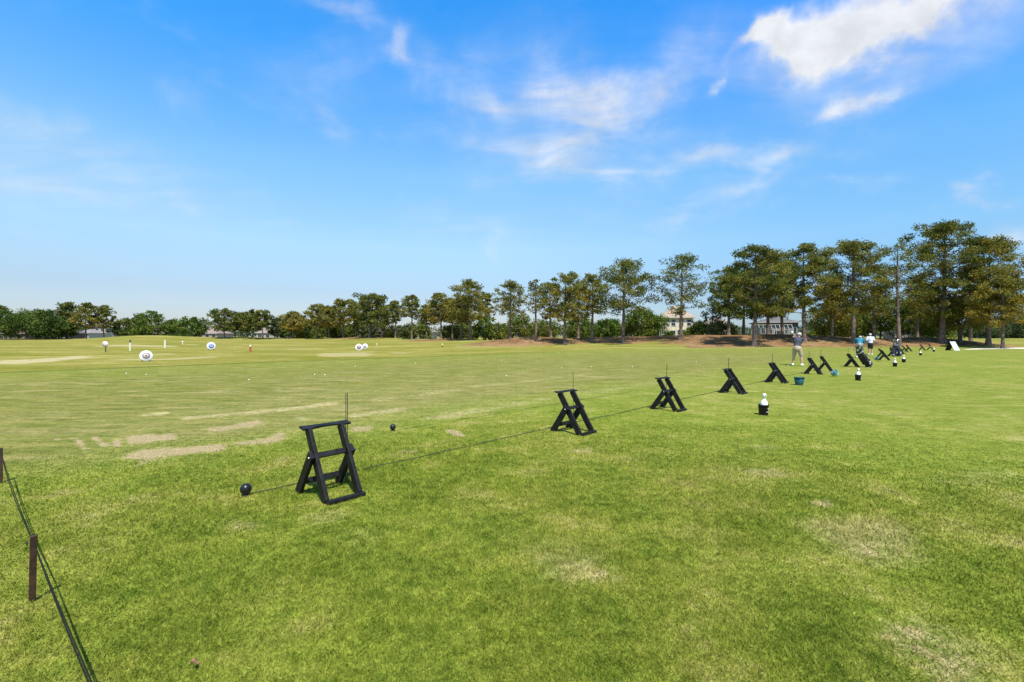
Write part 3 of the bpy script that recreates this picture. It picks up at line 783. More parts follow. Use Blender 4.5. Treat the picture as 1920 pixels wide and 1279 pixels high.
# ---------------------------------------------------------------- folding board sign
def board_sign():
    a, b = ground_at(1776.5, 657.3), ground_at(1795, 657.3); c = (a + b) / 2; c.z = gz(c.x, c.y)
    root = empty('folding_sign', c, R(-90 + 4)); tag(root, 'black and white folding board sign standing at the far end of the tee', 'sign')
    h, sp_, w = .98, .52, .66
    ln = math.hypot(h, sp_)
    for s, nm, m_ in ((-1, 'back_panel', BLACK), (1, 'front_panel', mat('sign_white', (.55, .55, .53), .5))):
        dirn = Vector((s * sp_, 0, -h)).normalized(); cc = Vector((s * sp_ / 2, 0, h / 2 + .01)); Y = Vector((0, 1, 0)); n = dirn.cross(Y)
        if n.x * s < 0: n = -n
        M = Matrix((n, Y, n.cross(Y))).transposed()
        m = MB(); m.box(cc, (.022, w, ln), M); p = m.build(nm, m_, root, bevel=.004)
        if s == 1:
            # faded marks on the sheet: grey lines, a pink patch and a short dark upright
            for nm2, colr, items in (('grey_lines', (.42, .42, .45), [(-.02, .33, .34, .022), (.0, .22, .30, .02), (.06, -.05, .36, .03), (.10, -.10, .26, .02), (.12, -.20, .22, .02)]),
                                     ('pink_patch', (.75, .40, .42), [(.22, .20, .13, .16), (.24, .06, .11, .07)]), ('dark_mark', (.12, .12, .14), [(.08, -.16, .03, .17), (.08, -.08, .10, .02), (.08, -.24, .10, .02)])):
                q = MB()
                for yy, zz, sy, sz in items:
                    q.box(cc + n * .0125 + Y * (yy * .9) + M @ Vector((0, 0, zz * (1 if (M @ Vector((0, 0, 1))).z > 0 else -1))), (.003 + .0007 * len(nm2), sy, sz), M)
                q.build(nm2, mat('sign_' + nm2, colr, .6), p)
board_sign()

# ---------------------------------------------------------------- range targets, flags and yardage posts
CREAM = mat('banner_white', (.66, .65, .60), .55, noise=(3, .04))
def target(px, py, dia_px, tilt, rings, lab, yaw=0):
    g = ground_at(px, py); d = g.y; r = dia_px / 2 * d / F; root = empty('range_target', g, math.atan2(-g.x, g.y) + R(yaw))
    tag(root, lab, 'target', 'round white targets on the range')
    M = Matrix.Rotation(R(90 - tilt), 3, 'X')
    m = MB(); m.lathe([(.0, -.03), (r * .97, -.03), (r, -.015), (r, .015), (r * .97, .03), (.0, .034)], 40, M); m.build('disc', CREAM, root, loc=(0, 0, r * 1.02))
    k = 0
    for r0, r1, colr in rings:
        k += 1; m = MB(); z = .0345 + .004 * k
        if r0 > 0: m.lathe([(r * r0, z - .004), (r * r0, z), (r * r1, z), (r * r1, z - .004), (r * r0, z - .004)], 36, M)
        else: m.lathe([(0, z - .004), (r * r1, z - .004), (r * r1, z), (0, z)], 30, M)
        m.build('emblem_ring', mat('emblem_%02d%02d%02d' % tuple(int(c * 99) for c in colr), colr, .6, noise=(9, .3)), root, loc=(0, 0, r * 1.02))
    for s in (-1, 1):
        m = MB(); m.tube([(s * r * .55, .0, r * .35), (s * r * .62, .02, -.03)], .025, 8); m.tube([(s * r * .5, .03, r * 1.2), (s * r * .55, r * .9, -.05)], .022, 8); m.build('leg', BLACK, root)
target(274, 677.5, 20, 9, [(.42, .58, (.16, .13, .17)), (0, .42, (.62, .48, .42)), (.14, .26, (.45, .32, .30)), (0, .09, (.12, .10, .10))], 'nearest and largest white round target with a dark ringed emblem')
target(396, 656, 14.2, 8, [(0, .60, (.07, .11, .36)), (.18, .40, (.36, .42, .66))], 'white round target with a solid blue centre')
target(673, 658, 13, 8, [(.36, .58, (.10, .08, .10)), (0, .36, (.50, .30, .30)), (0, .12, (.14, .12, .12))], 'white round target with dark ring and reddish centre, front one of a pair')
target(684.5, 655, 10.5, 8, [(0, .55, (.28, .28, .36)), (0, .25, (.5, .5, .55))], 'paler grey centred round target half hidden behind another target', yaw=-20)
PW = mat('post_white', (.74, .73, .62), .6, noise=(4, .1)); PR = mat('post_red', (.45, .07, .03), .6, noise=(6, .2)); PD = mat('post_dark', (.03, .022, .02), .7, noise=(8, .3)); PY = mat('post_yellow', (.70, .60, .20), .6)
PK = mat('post_pink', (.62, .34, .28), .6, noise=(6, .25))
def post(px, py, hpx, wpx, bands, lab, cat='yardage post'):
    """bands: (from, to, material, part name, width factor) up the height"""
    g = ground_at(px, py); h = hpx * g.y / F; w = wpx * g.y / F; root = empty('yardage_post', g); tag(root, lab, cat, 'yardage posts on the range')
    for a, b, m_, nm, wf in bands:
        m = MB()
        if nm == 'disc':
            M = Matrix.Rotation(R(90), 3, 'X'); r = (b - a) * h / 2
            m.lathe([(0, -.03), (r, -.03), (r, .03), (0, .03)], 26, M); m.build('disc', m_, root, loc=(0, -.06, (a + b) / 2 * h))
        else:
            m.lathe([(w * wf / 2, a * h - (.05 if a == 0 else 0)), (w * wf / 2, b * h)], 14); m.build(nm, m_, root)
post(198, 660, 22, 1.6, [(0, .5, PD, 'shaft', 1), (.42, .92, mat('disc_pinkish', (.62, .52, .48), .6, noise=(5, .25)), 'disc', 1), (.90, 1.0, PR, 'top_cap', 1.6)], 'short dark post carrying a round pinkish board', 'round sign')
post(244, 658, 20, 2.2, [(0, .78, PW, 'shaft', 1), (.78, 1.0, PD, 'top_cap', 1.05)], 'white yardage post with a dark top')
post(309.5, 652, 14.5, 2.4, [(0, .93, PW, 'shaft', 1), (.93, 1, PY, 'top_cap', 1.0)], 'plain white yardage post on the pale strip of the range')
post(342.5, 645.5, 6, 1.8, [(0, .65, PW, 'shaft', 1), (.65, 1, PW, 'top_cap', 2.0)], 'smallest white post, far off below the pinkish roof')
post(469.5, 660, 13.5, 3.4, [(0, .74, PR, 'shaft', 1), (.74, 1, PW, 'top_cap', .8)], 'red yardage post with a white top')
post(706.5, 652, 8.5, 1.8, [(0, .6, PK, 'shaft', 1), (.6, 1, PY, 'top_cap', 1.3)], 'small yellow topped post right of the pair of targets')
post(829.5, 651, 6.5, 2.0, [(0, .5, PD, 'shaft', 1), (.5, 1, PY, 'top_cap', 1.6)], 'small yellow topped post farthest to the right on the range')

# ---------------------------------------------------------------- loose golf balls and fallen leaves
GB = mat('golf_ball_white', (.82, .82, .80), .35)
m = MB(); m.ball((0, 0, .0195), .0213, 14, 10); gball = m.build('golf_ball', GB)
rnd = random.Random(12)
spots = [ground_at(*q) for q in ((274, 703), (590, 703), (1478, 686.5), (1521, 688))]
while len(spots) < 16:
    t_ = rnd.uniform(-10, 34); p_ = rnd.uniform(7, 24)
    x = (t_ - (p_ + 4.15)) / math.sqrt(2); y = (t_ + p_ + 4.15) / math.sqrt(2)
    if y > 6 and abs(x / y) < 1.05: spots.append(Vector((x, y, gz(x, y))))
for i, g in enumerate(spots):
    o = gball if i == 0 else gball.copy()
    if i: COL.objects.link(o)
    o.location = g; tag(o, 'tiny white golf ball lying loose on the turf', 'golf ball', 'loose golf balls on the turf')
LEAF = mat('dead_leaf', (.22, .115, .055), .7, noise=(60, .4))
def dead_leaf(px, py, s, yaw, lab):
    g = ground_at(px, py); m = MB(); n = 10; vs = []; fs = []
    for i in range(n + 1):
        u = i / n; w = s * .36 * math.sin(math.pi * min(.97, u + .03)) ** .8; zc = .012 + .010 * math.sin(u * 5)
        for v in (-1, -.4, 0, .4, 1): vs.append(((u - .5) * s, v * w, zc + .012 * abs(v) ** 1.5 + .02))
    for i in range(n):
        for k in range(4): fs.append((i * 5 + k, i * 5 + k + 1, i * 5 + k + 6, i * 5 + k + 5))
    m.add(vs, fs, True); o = m.build('fallen_leaf', LEAF, loc=g, rz=R(yaw)); sl = o.modifiers.new('thick', 'SOLIDIFY'); sl.thickness = .001
    tag(o, lab, 'leaf')
dead_leaf(365, 1258, .034, 20, 'reddish brown fallen leaf on the turf near the bottom left')
dead_leaf(1350, 1042, .035, 70, 'pale brown fallen leaf on the turf right of centre')

# ---------------------------------------------------------------- people
dg_ = bpy.context.evaluated_depsgraph_get
def capsules(caps, balls, voxel, name, m_, parent):
    """a continuous skin grown over tapered limbs: caps = (a, b, ra, rb), balls = (centre, radii, matrix)"""
    b = MB()
    for a, c, ra, rb in caps:
        a, c = Vector(a), Vector(c); pts = []; rs = []
        L = (c - a).length; d = (c - a) / max(L, 1e-6)
        for q in (-.98, -.8, -.45): pts.append(a + d * ra * q); rs.append(ra * math.sqrt(1 - q * q))
        pts += [a, a.lerp(c, .5), c]; rs += [ra, (ra + rb) / 2 * 1.03, rb]
        for q in (.45, .8, .98): pts.append(c + d * rb * q); rs.append(rb * math.sqrt(1 - q * q))
        b.tube(pts, rs, 12)
    for c, r, M in balls: b.ball(c, r, 18, 12, M)
    o = b.build(name, m_)
    rm = o.modifiers.new('r', 'REMESH'); rm.mode = 'VOXEL'; rm.voxel_size = voxel; rm.use_smooth_shade = True
    sm = o.modifiers.new('s', 'SMOOTH'); sm.iterations = 3; sm.factor = .5
    dg = dg_(); dg.update()
    me = bpy.data.meshes.new_from_object(o.evaluated_get(dg)); me.name = name
    o.modifiers.clear(); old = o.data; o.data = me; bpy.data.meshes.remove(old)
    if not me.materials: me.materials.append(m_)
    o.parent = parent
    return o
SKIN = mat('skin', (.50, .28, .19), .5, noise=(12, .08))
HAIR = mat('grey_hair', (.22, .20, .18), .7, noise=(80, .4))
EYEM = mat('eye_dark', (.03, .02, .02), .3)
def lerp(a, b, u): return tuple(Vector(a).lerp(Vector(b), u))
def hand(caps, wrist, d, side, palm_n, curl):
    """palm, four unequal bent fingers and a thumb from the palm's side"""
    w = Vector(wrist); d = Vector(d).normalized(); n = Vector(palm_n); n = (n - d * n.dot(d)).normalized(); s = d.cross(n) * side
    caps.append((w, w + d * .055, .026, .030)); caps.append((w + d * .03 - s * .018, w + d * .075 - s * .024, .020, .018)); caps.append((w + d * .03 + s * .018, w + d * .075 + s * .024, .020, .018))
    for k, (o, L) in enumerate(((-.031, .070), (-.010, .080), (.011, .075), (.031, .058))):
        a = w + d * .080 + s * o; a1 = a + (d * math.cos(curl * .5) + n * math.sin(curl * .5)) * L * .5
        a2 = a1 + (d * math.cos(curl * 1.3) + n * math.sin(curl * 1.3)) * L * .5
        caps.append((a, a1, .0095, .0088)); caps.append((a1, a2, .0088, .0075))
    b = w + d * .025 - s * .028; b1 = b + (d * .6 - s * .65 + n * .3).normalized() * .042
    caps.append((b, b1, .0125, .0105)); caps.append((b1, b1 + (d * .9 - s * .1 + n * .5).normalized() * .03, .0105, .0085))
def person(px, py, yaw, scale, P, cloth, lab):
    """P: joints in a frame facing +y; cloth: materials"""
    g = ground_at(px, py); root = empty('person', g + Vector((0, 0, 0.0)), R(yaw)); root.scale = (scale,) * 3
    tag(root, lab, 'person', None)
    caps, balls = [], []
    hip, chest, neck, head = Vector(P['hip']), Vector(P['chest']), Vector(P['neck']), Vector(P['head'])
    up = (neck - hip).normalized(); face = Vector(P.get('face', (0, 1, 0))).normalized()
    caps += [(hip, hip.lerp(chest, .5), .150, .135), (hip.lerp(chest, .5), chest, .135, .150)]
    caps += [(neck - up * .02, head - Vector((0, 0, .03)), .060, .058)]
    sh = {}
    for s in (-1, 1):
        k = 'L' if s < 0 else 'R'
        hj, kn, an, to = Vector(P['hip' + k]), Vector(P['knee' + k]), Vector(P['ankle' + k]), Vector(P['toe' + k])
        caps += [(hj, kn, .088, .060), (kn, kn.lerp(an, .4), .056, .060), (kn.lerp(an, .35), an, .060, .040), (an, to, .042, .036)]
        s0, el, wr = Vector(P['sh' + k]), Vector(P['el' + k]), Vector(P['wr' + k]); sh[k] = s0
        caps += [(chest.lerp(neck, .45), s0, .085, .062), (s0, el, .056, .044), (el, wr, .043, .029)]
        hand(caps, wr, P.get('hd' + k, tuple(wr - el)), s, P.get('hn' + k, (0, 1, -.2)), P.get('curl', .9))
    # head: skull, jaw, nose, ears
    Zf = Vector((0, 0, 1)); X = face.cross(Zf).normalized(); U = X.cross(face)
    Mh = Matrix((X, face, U)).transposed()
    balls += [(head, (.076, .097, .108), Mh), (head + face * .022 - U * .062, (.058, .068, .058), Mh), (head + face * .103 - U * .022, (.015, .020, .022), Mh)]
    balls += [(head + X * .076 * s - U * .012, (.012, .022, .033), Mh) for s in (-1, 1)]
    balls += [(head + face * .088 - U * .070, (.026, .012, .010), Mh)]
    capsules(caps, balls, .0085, 'body', SKIN, root)
    e = MB()
    for s in (-1, 1): e.ball(head + face * .088 + X * .031 * s + U * .004, .011, 10, 8)
    e.build('eyes', EYEM, root)
    e = MB(); vs = Mh
    e.ball(head - face * .014 + U * .012, (.082, .092, .098), 20, 14, Mh); capsules([], [(head - face * .022 + U * .004, (.080, .088, .100), Mh)], .012, 'hair', HAIR, root)
    if 'cap' in cloth:
        m = MB(); top = [(.092 * math.cos(q), .100 * 1.0 * math.sin(q)) for q in np.linspace(0, R(88), 8)]
        T = Matrix((X, face, U)).transposed()
        m.lathe([(.0945, -.012)] + [(r, z) for r, z in top] + [(.0, .101)], 24, T @ Matrix.Diagonal((.96, 1.12, 1.0)))
        bp = [(.078 * math.sin(q), .085 + .085 * math.cos(q)) for q in np.linspace(R(-100), R(100), 14)]
        m.prism(bp, -.004, .006, T @ Matrix.Rotation(R(-12), 3, 'X')); m.build('cap', cloth['cap'], root, loc=head + U * .028)
    # shirt: torso and short sleeves, shorts: seat and thighs
    sc = [(hip + up * .02, hip.lerp(chest, .5), .170, .156), (hip.lerp(chest, .5), chest, .156, .168)]; sb = [(chest.lerp(hip, .15), (.205, .140, .19), None)]
    for k in 'LR': sc += [(chest.lerp(neck, .45), sh[k], .100, .080), (sh[k], Vector(P['sh' + k]).lerp(Vector(P['el' + k]), .78), .074, .070)]
    sc += [(neck - up * .05, neck + up * .01, .085, .070)]
    capsules(sc, sb, .012, 'shirt', cloth['shirt'], root)
    pc = [(hip - up * .06, hip + up * .06, .172, .166)]; pb = [(hip - up * .04, (.195, .155, .13), None)]
    for k in 'LR': pc += [(P['hip' + k], lerp(P['hip' + k], P['knee' + k], .88), .108, .092)]
    capsules(pc, pb, .012, 'shorts', cloth['shorts'], root)
    if 'belt' in cloth:
        m = MB(); m.lathe([(.176, -.02), (.180, -.018), (.180, .018), (.176, .02)], 28, Matrix.Diagonal((1.08, .92, 1))); m.build('belt', cloth['belt'], root, loc=hip + up * .075)
    for k in 'LR':
        an, to = Vector(P['ankle' + k]), Vector(P['toe' + k]); d = (to - an); d.z = 0; d.normalize()
        capsules([((an.x, an.y, .045) - d * .045, (an.x, an.y, .042) + d * .14, .046, .042), ((an.x, an.y, .06), (an.x, an.y, .11), .048, .044)] if False else
                 [(Vector((an.x, an.y, .048)) - d * .045, Vector((an.x, an.y, .044)) + d * .15, .048, .044), (Vector((an.x, an.y, .06)), Vector((an.x, an.y, .105)), .050, .046)], [], .010, 'shoe', cloth['shoe'], root)
    return root
WSHOE = mat('white_shoe', (.72, .71, .66), .5)
NAVY = mat('navy_shirt', (.038, .043, .064), .8, noise=(6, .25), bump=(30, .4)); KHAKI = mat('khaki_shorts', (.40, .32, .22), .8, noise=(6, .15), bump=(25, .4))
TEALS = mat('teal_shirt', (.010, .16, .24), .8, noise=(6, .25), bump=(30, .4)); OLIVE = mat('camo_shorts', (.20, .21, .16), .8, noise=(14, .8), bump=(25, .4))
WSHIRT = mat('white_shirt', (.66, .66, .74), .8, noise=(5, .12), bump=(30, .4)); BSHORT = mat('black_shorts', (.016, .016, .022), .8, noise=(6, .3))
WCAP = mat('white_cap', (.78, .78, .76), .7); CCAP = mat('cream_cap', (.66, .63, .50), .7); BELTW = mat('white_belt', (.75, .75, .72), .6)
def leg_pose(w, bend, hipz, hipy=0.0, toe=.12):
    P = {}
    for s, k in ((-1, 'L'), (1, 'R')):
        P['hip' + k] = (s * .095, hipy, hipz - .06); P['knee' + k] = (s * (w * .8), hipy * .3 + bend, hipz * .54); P['ankle' + k] = (s * w, .0, .085); P['toe' + k] = (s * (w + .03), toe, .05)
    return P
# golfer seen from behind, bent over the ball, arms and club carried through to his left
P1 = leg_pose(.20, .05, .93, -.03)
P1.update(hip=(0, -.03, .93), chest=(-.01, .10, 1.26), neck=(-.01, .20, 1.43), head=(.03, .30, 1.555), face=(-.25, .9, -.40),
          shL=(-.20, .18, 1.40), shR=(.19, .20, 1.34), elL=(-.31, .36, 1.36), elR=(.06, .46, 1.26), wrL=(-.27, .52, 1.50), wrR=(-.20, .55, 1.46), hdL=(.05, .3, .9), hdR=(-.1, .2, 1), hnL=(.9, .3, 0), hnR=(-.9, -.3, 0), curl=1.3)
p1 = person(1495, 686, -45, 1.04, P1, dict(shirt=NAVY, shorts=KHAKI, shoe=WSHOE, cap=WCAP), 'golfer in navy shirt and khaki shorts swinging, seen from behind')
c = empty('golf_club', (0, 0, 0)); c.matrix_world = p1.matrix_basis.copy(); tag(c, 'golf club held up by the golfer in the navy shirt', 'golf club')
m = MB(); m.tube([(-.25, .58, 1.58), (-.26, .42, 1.68), (-.27, .20, 1.72)], .008, 7); m.build('shaft', CHROME, c)
m = MB(); m.tube([(-.22, .64, 1.44), (-.25, .58, 1.58)], .014, 8); m.build('grip', GRIPM, c)
m = MB(); m.ball((-.27, .17, 1.70), (.055, .06, .075), 14, 10); m.build('club_head', WHITET, c)
# man in teal, bent low over his ball
P2 = leg_pose(.17, .09, .90, -.10)
P2.update(hip=(0, -.12, .90), chest=(0, .12, 1.20), neck=(0, .25, 1.31), head=(.02, .36, 1.39), face=(0, .75, -.65),
          shL=(-.19, .22, 1.28), shR=(.19, .22, 1.28), elL=(-.25, .33, 1.0), elR=(.24, .33, 1.0), wrL=(-.05, .45, .80), wrR=(.04, .47, .78), hdL=(.3, .3, -.9), hdR=(-.1, .3, -.9), hnL=(.9, -.2, 0), hnR=(-.9, -.2, 0), curl=1.3)
p2 = person(1612, 671, -40, 1.06, P2, dict(shirt=TEALS, shorts=OLIVE, shoe=WSHOE, cap=WCAP, belt=BELTW), 'man in teal shirt and white cap bending over behind the black golf bag')
c = empty('golf_club', (0, 0, 0)); c.matrix_world = p2.matrix_basis.copy(); tag(c, 'golf club held low by the man in the teal shirt', 'golf club')
m = MB(); m.tube([(0, .47, .74), (.02, .75, .03)], .007, 7); m.build('shaft', CHROME, c)
m = MB(); m.tube([(-.01, .44, .86), (0, .47, .72)], .014, 8); m.build('grip', GRIPM, c)
m = MB(); m.box((-.02, .78, .035), (.09, .03, .05)); m.build('club_head', CHROME, c, bevel=.006)
# onlooker standing upright
P3 = leg_pose(.11, .01, .97, .0)
P3.update(hip=(0, 0, .97), chest=(0, .0, 1.32), neck=(0, .01, 1.50), head=(0, .03, 1.66), face=(-.35, .9, -.05),
          shL=(-.195, 0, 1.45), shR=(.195, 0, 1.45), elL=(-.26, -.03, 1.17), elR=(.25, -.03, 1.17), wrL=(-.20, .17, 1.02), wrR=(.20, .19, 1.03), hnL=(1, 0, 0), hnR=(-1, 0, 0), curl=.8)
p3 = person(1632, 665.5, -30, 1.02, P3, dict(shirt=WSHIRT, shorts=BSHORT, shoe=WSHOE, cap=CCAP), 'person in white shirt, black shorts and pale cap standing upright')
# ---------------------------------------------------------------- trees
BARK = mat('pine_bark', (.150, .105, .080), .9, noise=(2.2, .45), bump=(7, .8))
BARK2 = mat('oak_bark', (.110, .092, .072), .9, noise=(2.0, .45), bump=(7, .8))
LEAFM = {'pine': leaf_material('pine_needles', (.044, .068, .020), (.170, .195, .050), (.330, .235, .040)),
         'oak': leaf_material('oak_leaves', (.042, .072, .019), (.132, .180, .042), (.24, .215, .040)),
         'bright': leaf_material('bright_leaves', (.050, .092, .018), (.135, .200, .038), (.20, .19, .035)),
         'pale': leaf_material('pale_leaves', (.045, .068, .030), (.105, .130, .052), (.17, .15, .05)),
         'yellow': leaf_material('yellow_leaves', (.14, .15, .016), (.26, .25, .03), (.28, .22, .03))}

def crown_profile(kind, u):
    """relative radius of the crown at relative height u"""
    if kind == 'pine': return math.sqrt(max(.03, 1 - ((u - .38) / .64) ** 2)) if u > .38 else .72 + .28 * u / .38
    return np.sqrt(np.clip(1 - ((u - .42) / .60) ** 2, 0.02, 1))

def tree(name, px, top_py, d, w_px, base_py, kind, leafset, dry, dens, label, group, seed, trunk_f=1.0, lean=0.0, base=None, fork=False, wide=1.0):
    rng = np.random.default_rng(seed)
    g = at(px, d) if base is None else Vector(base)
    H = height_of(top_py, d) - g.z; W = w_px / 2 * d / F * (1.16 if kind == 'pine' else 1.05); hb = max(.04 * H, height_of(base_py, d) - g.z)
    root = empty(name, (g.x, g.y, g.z)); tag(root, label, 'tree' if 'shrub' not in name else 'shrub', group)
    ch = H - hb
    # trunk
    tb = MB(); r0 = (H * .0195 + .03) * trunk_f; bend = rng.uniform(-.02, .02, 2) * H; ntr = 12
    def axis(h):
        u = h / H
        return np.array([bend[0] * math.sin(u * 2.2) + lean * H * u, bend[1] * math.sin(u * 2.6), h])
    def rad(h): return r0 * (max(0.06, 1 - .93 * (h / H)) ** .85) * (1 + .55 * math.exp(-h / (H * .025)))
    hs = np.concatenate([[-.35], np.linspace(0, .06, 4) * H, np.linspace(.1, .97, ntr) * H])
    if not fork: tb.tube([axis(h) for h in hs], [rad(max(h, 0)) for h in hs], 10)
    # limbs and clumps
    CL = []           # centre, radii
    if kind == 'pine':
        n = int((30 if dens > .6 else 24)); ga = rng.uniform(0, 6.28)
        for i in range(n):
            u = (i + rng.uniform(.1, .9)) / n; u = u ** .9
            h = hb + ch * (.03 + .95 * u); ga += 2.4 + rng.uniform(-.5, .5)
            L = W * float(crown_profile('pine', u)) * rng.uniform(.55, 1.12)
            rise = (-.05 + .62 * u) * L + rng.uniform(-.05, .12) * L
            p0 = axis(max(h - max(rise, 0) - .1 * L, .10 * H)); tip = axis(h) + np.array([math.cos(ga) * L, math.sin(ga) * L, min(rise, 0)]); tip[2] = min(tip[2], H * .985)
            midp = (p0 + tip) / 2 + np.array([0, 0, -.05 * L]); rb = max(.028, rad(p0[2]) * rng.uniform(.25, .42))
            tb.tube([p0, p0 * .66 + midp * .34, midp * .6 + tip * .4, tip], [rb, rb * .78, rb * .5, rb * .15], 6, cap=False)
            rc = W * rng.uniform(.12, .22) + .20
            CL.append((tip, rc)); k = int(rng.integers(3, 6) if dens > .5 else rng.integers(2, 4))
            for _ in range(k):
                q = p0 + (tip - p0) * rng.uniform(.42, .92); off = rng.normal(0, 1, 3); off[2] = abs(off[2]) * .5; off /= np.linalg.norm(off)
                e = q + off * L * rng.uniform(.22, .50); e[2] = min(e[2], H * .99)
                tb.tube([q, (q + e) / 2 + np.array([0, 0, -.03 * L]), e], [rb * .40, rb * .28, rb * .1], 5, cap=False)
                CL.append((e, rc * rng.uniform(.65, 1.0)))
        for _ in range(3):
            q = axis(H * rng.uniform(.88, .97)) + np.append(rng.uniform(-.3, .3, 2) * W, 0); CL.append((q, W * .20 + .12))
    else:
        n = int(30 * (1 if dens > .6 else .75)); ga = rng.uniform(0, 6.28); h0 = max(hb * .75, .12 * H)
        if fork:
            tb.tube([(0, 0, -.3), (0, 0, .4), (0, 0, h0)], [r0 * 1.8, r0 * 1.45, r0 * 1.3], 10)
            for sg in (-1, 1): tb.tube([(0, 0, h0 * .9), (sg * .12 * W, 0, h0 * 1.4), (sg * .30 * W, .05 * W, h0 + .35 * ch), (sg * .42 * W, .1 * W, h0 + .65 * ch)], [r0 * 1.0, r0 * .85, r0 * .55, r0 * .2], 9)
        for i in range(n):
            u = (i + rng.uniform(.1, .9)) / n; ga += 2.4 + rng.uniform(-.6, .6)
            Rr = W * float(crown_profile('oak', u)) * math.sqrt(rng.uniform(.25, 1.0)) * .92
            tip = axis(hb + ch * (.04 + .88 * u)) + np.array([math.cos(ga) * Rr, math.sin(ga) * Rr, 0])
            hh = h0 + rng.uniform(0, .55) * max(tip[2] - h0, .1) * .8; p0 = axis(hh); rb = max(.03, rad(hh) * .4)
            midp = p0 * .45 + tip * .55 + np.array([0, 0, .10 * np.linalg.norm(tip - p0)])
            tb.tube([p0, p0 * .6 + midp * .4, midp, tip], [rb, rb * .8, rb * .5, rb * .15], 6, cap=False)
            rc = W * rng.uniform(.20, .32) + .15; CL.append((tip, rc))
            for _ in range(2):
                off = rng.normal(0, 1, 3); off /= np.linalg.norm(off); e = tip + off * rc * rng.uniform(.8, 1.5); e[2] = np.clip(e[2], hb * .9, H * .98)
                CL.append((e, rc * rng.uniform(.55, .85)))
    tb.build('trunk', BARK if kind == 'pine' else BARK2, root)
    # foliage: leaf-sized faces spread through the clumps
    s = max(.20, d * .0040) * (1.0 if kind == 'pine' else .95)
    Vs, var, dr = [], [], []
    for c, rc in CL:
        c = np.asarray(c); flatz = .62 if kind == 'pine' else .78
        area = rc * rc
        m = int(np.clip(min(dens, 1.1) * 10.0 * area / (s * s), 16, 900))
        v = rng.normal(0, 1, (m, 3)); v /= np.linalg.norm(v, axis=1)[:, None]
        rr = rc * rng.uniform(.15, 1.0, m) ** .6 * (1 + .28 * rng.normal(0, 1, m) * .6)
        P = c + v * rr[:, None] * np.array([1, 1, flatz])
        # each leaf: a small kite, turned mostly outward with scatter
        t1 = v + rng.normal(0, .75, (m, 3)); t1 /= np.linalg.norm(t1, axis=1)[:, None]
        t2 = np.cross(t1, rng.normal(0, 1, (m, 3))); t2 /= np.linalg.norm(t2, axis=1)[:, None] + 1e-9
        ln = s * rng.uniform(.7, 1.5, m)[:, None]; wd = s * (.50 if kind == 'pine' else .62) * rng.uniform(.7, 1.3, m)[:, None]
        Q = np.stack([P - t1 * ln * .5, P + t2 * wd * .5 - t1 * ln * .05, P + t1 * ln * .55, P - t2 * wd * .5 - t1 * ln * .05], 1)
        Vs.append(Q); hrel = (c[2] - hb) / max(ch, .1)
        var.append(np.clip(rng.uniform(.0, .9) + rng.normal(0, .18, m), 0, 1))
        cd = np.clip(.92 * dry * (1.45 - 1.0 * hrel) + rng.normal(0, .16) * (dry > .02), 0, 1)
        dr.append(np.clip(cd + rng.normal(0, .12, m) * (dry > .02), 0, 1))
    V = np.concatenate(Vs).reshape(-1, 3); nq = len(V) // 4
    V[:, 2] = np.maximum(V[:, 2], .05)
    me = np_mesh('crown', V, np.arange(nq * 4).reshape(nq, 4), LEAFM[leafset])
    add_attr(me, 'var', np.repeat(np.concatenate(var), 4)); add_attr(me, 'dry', np.repeat(np.concatenate(dr), 4))
    o = bpy.data.objects.new('crown', me); COL.objects.link(o); o.parent = root
    return root

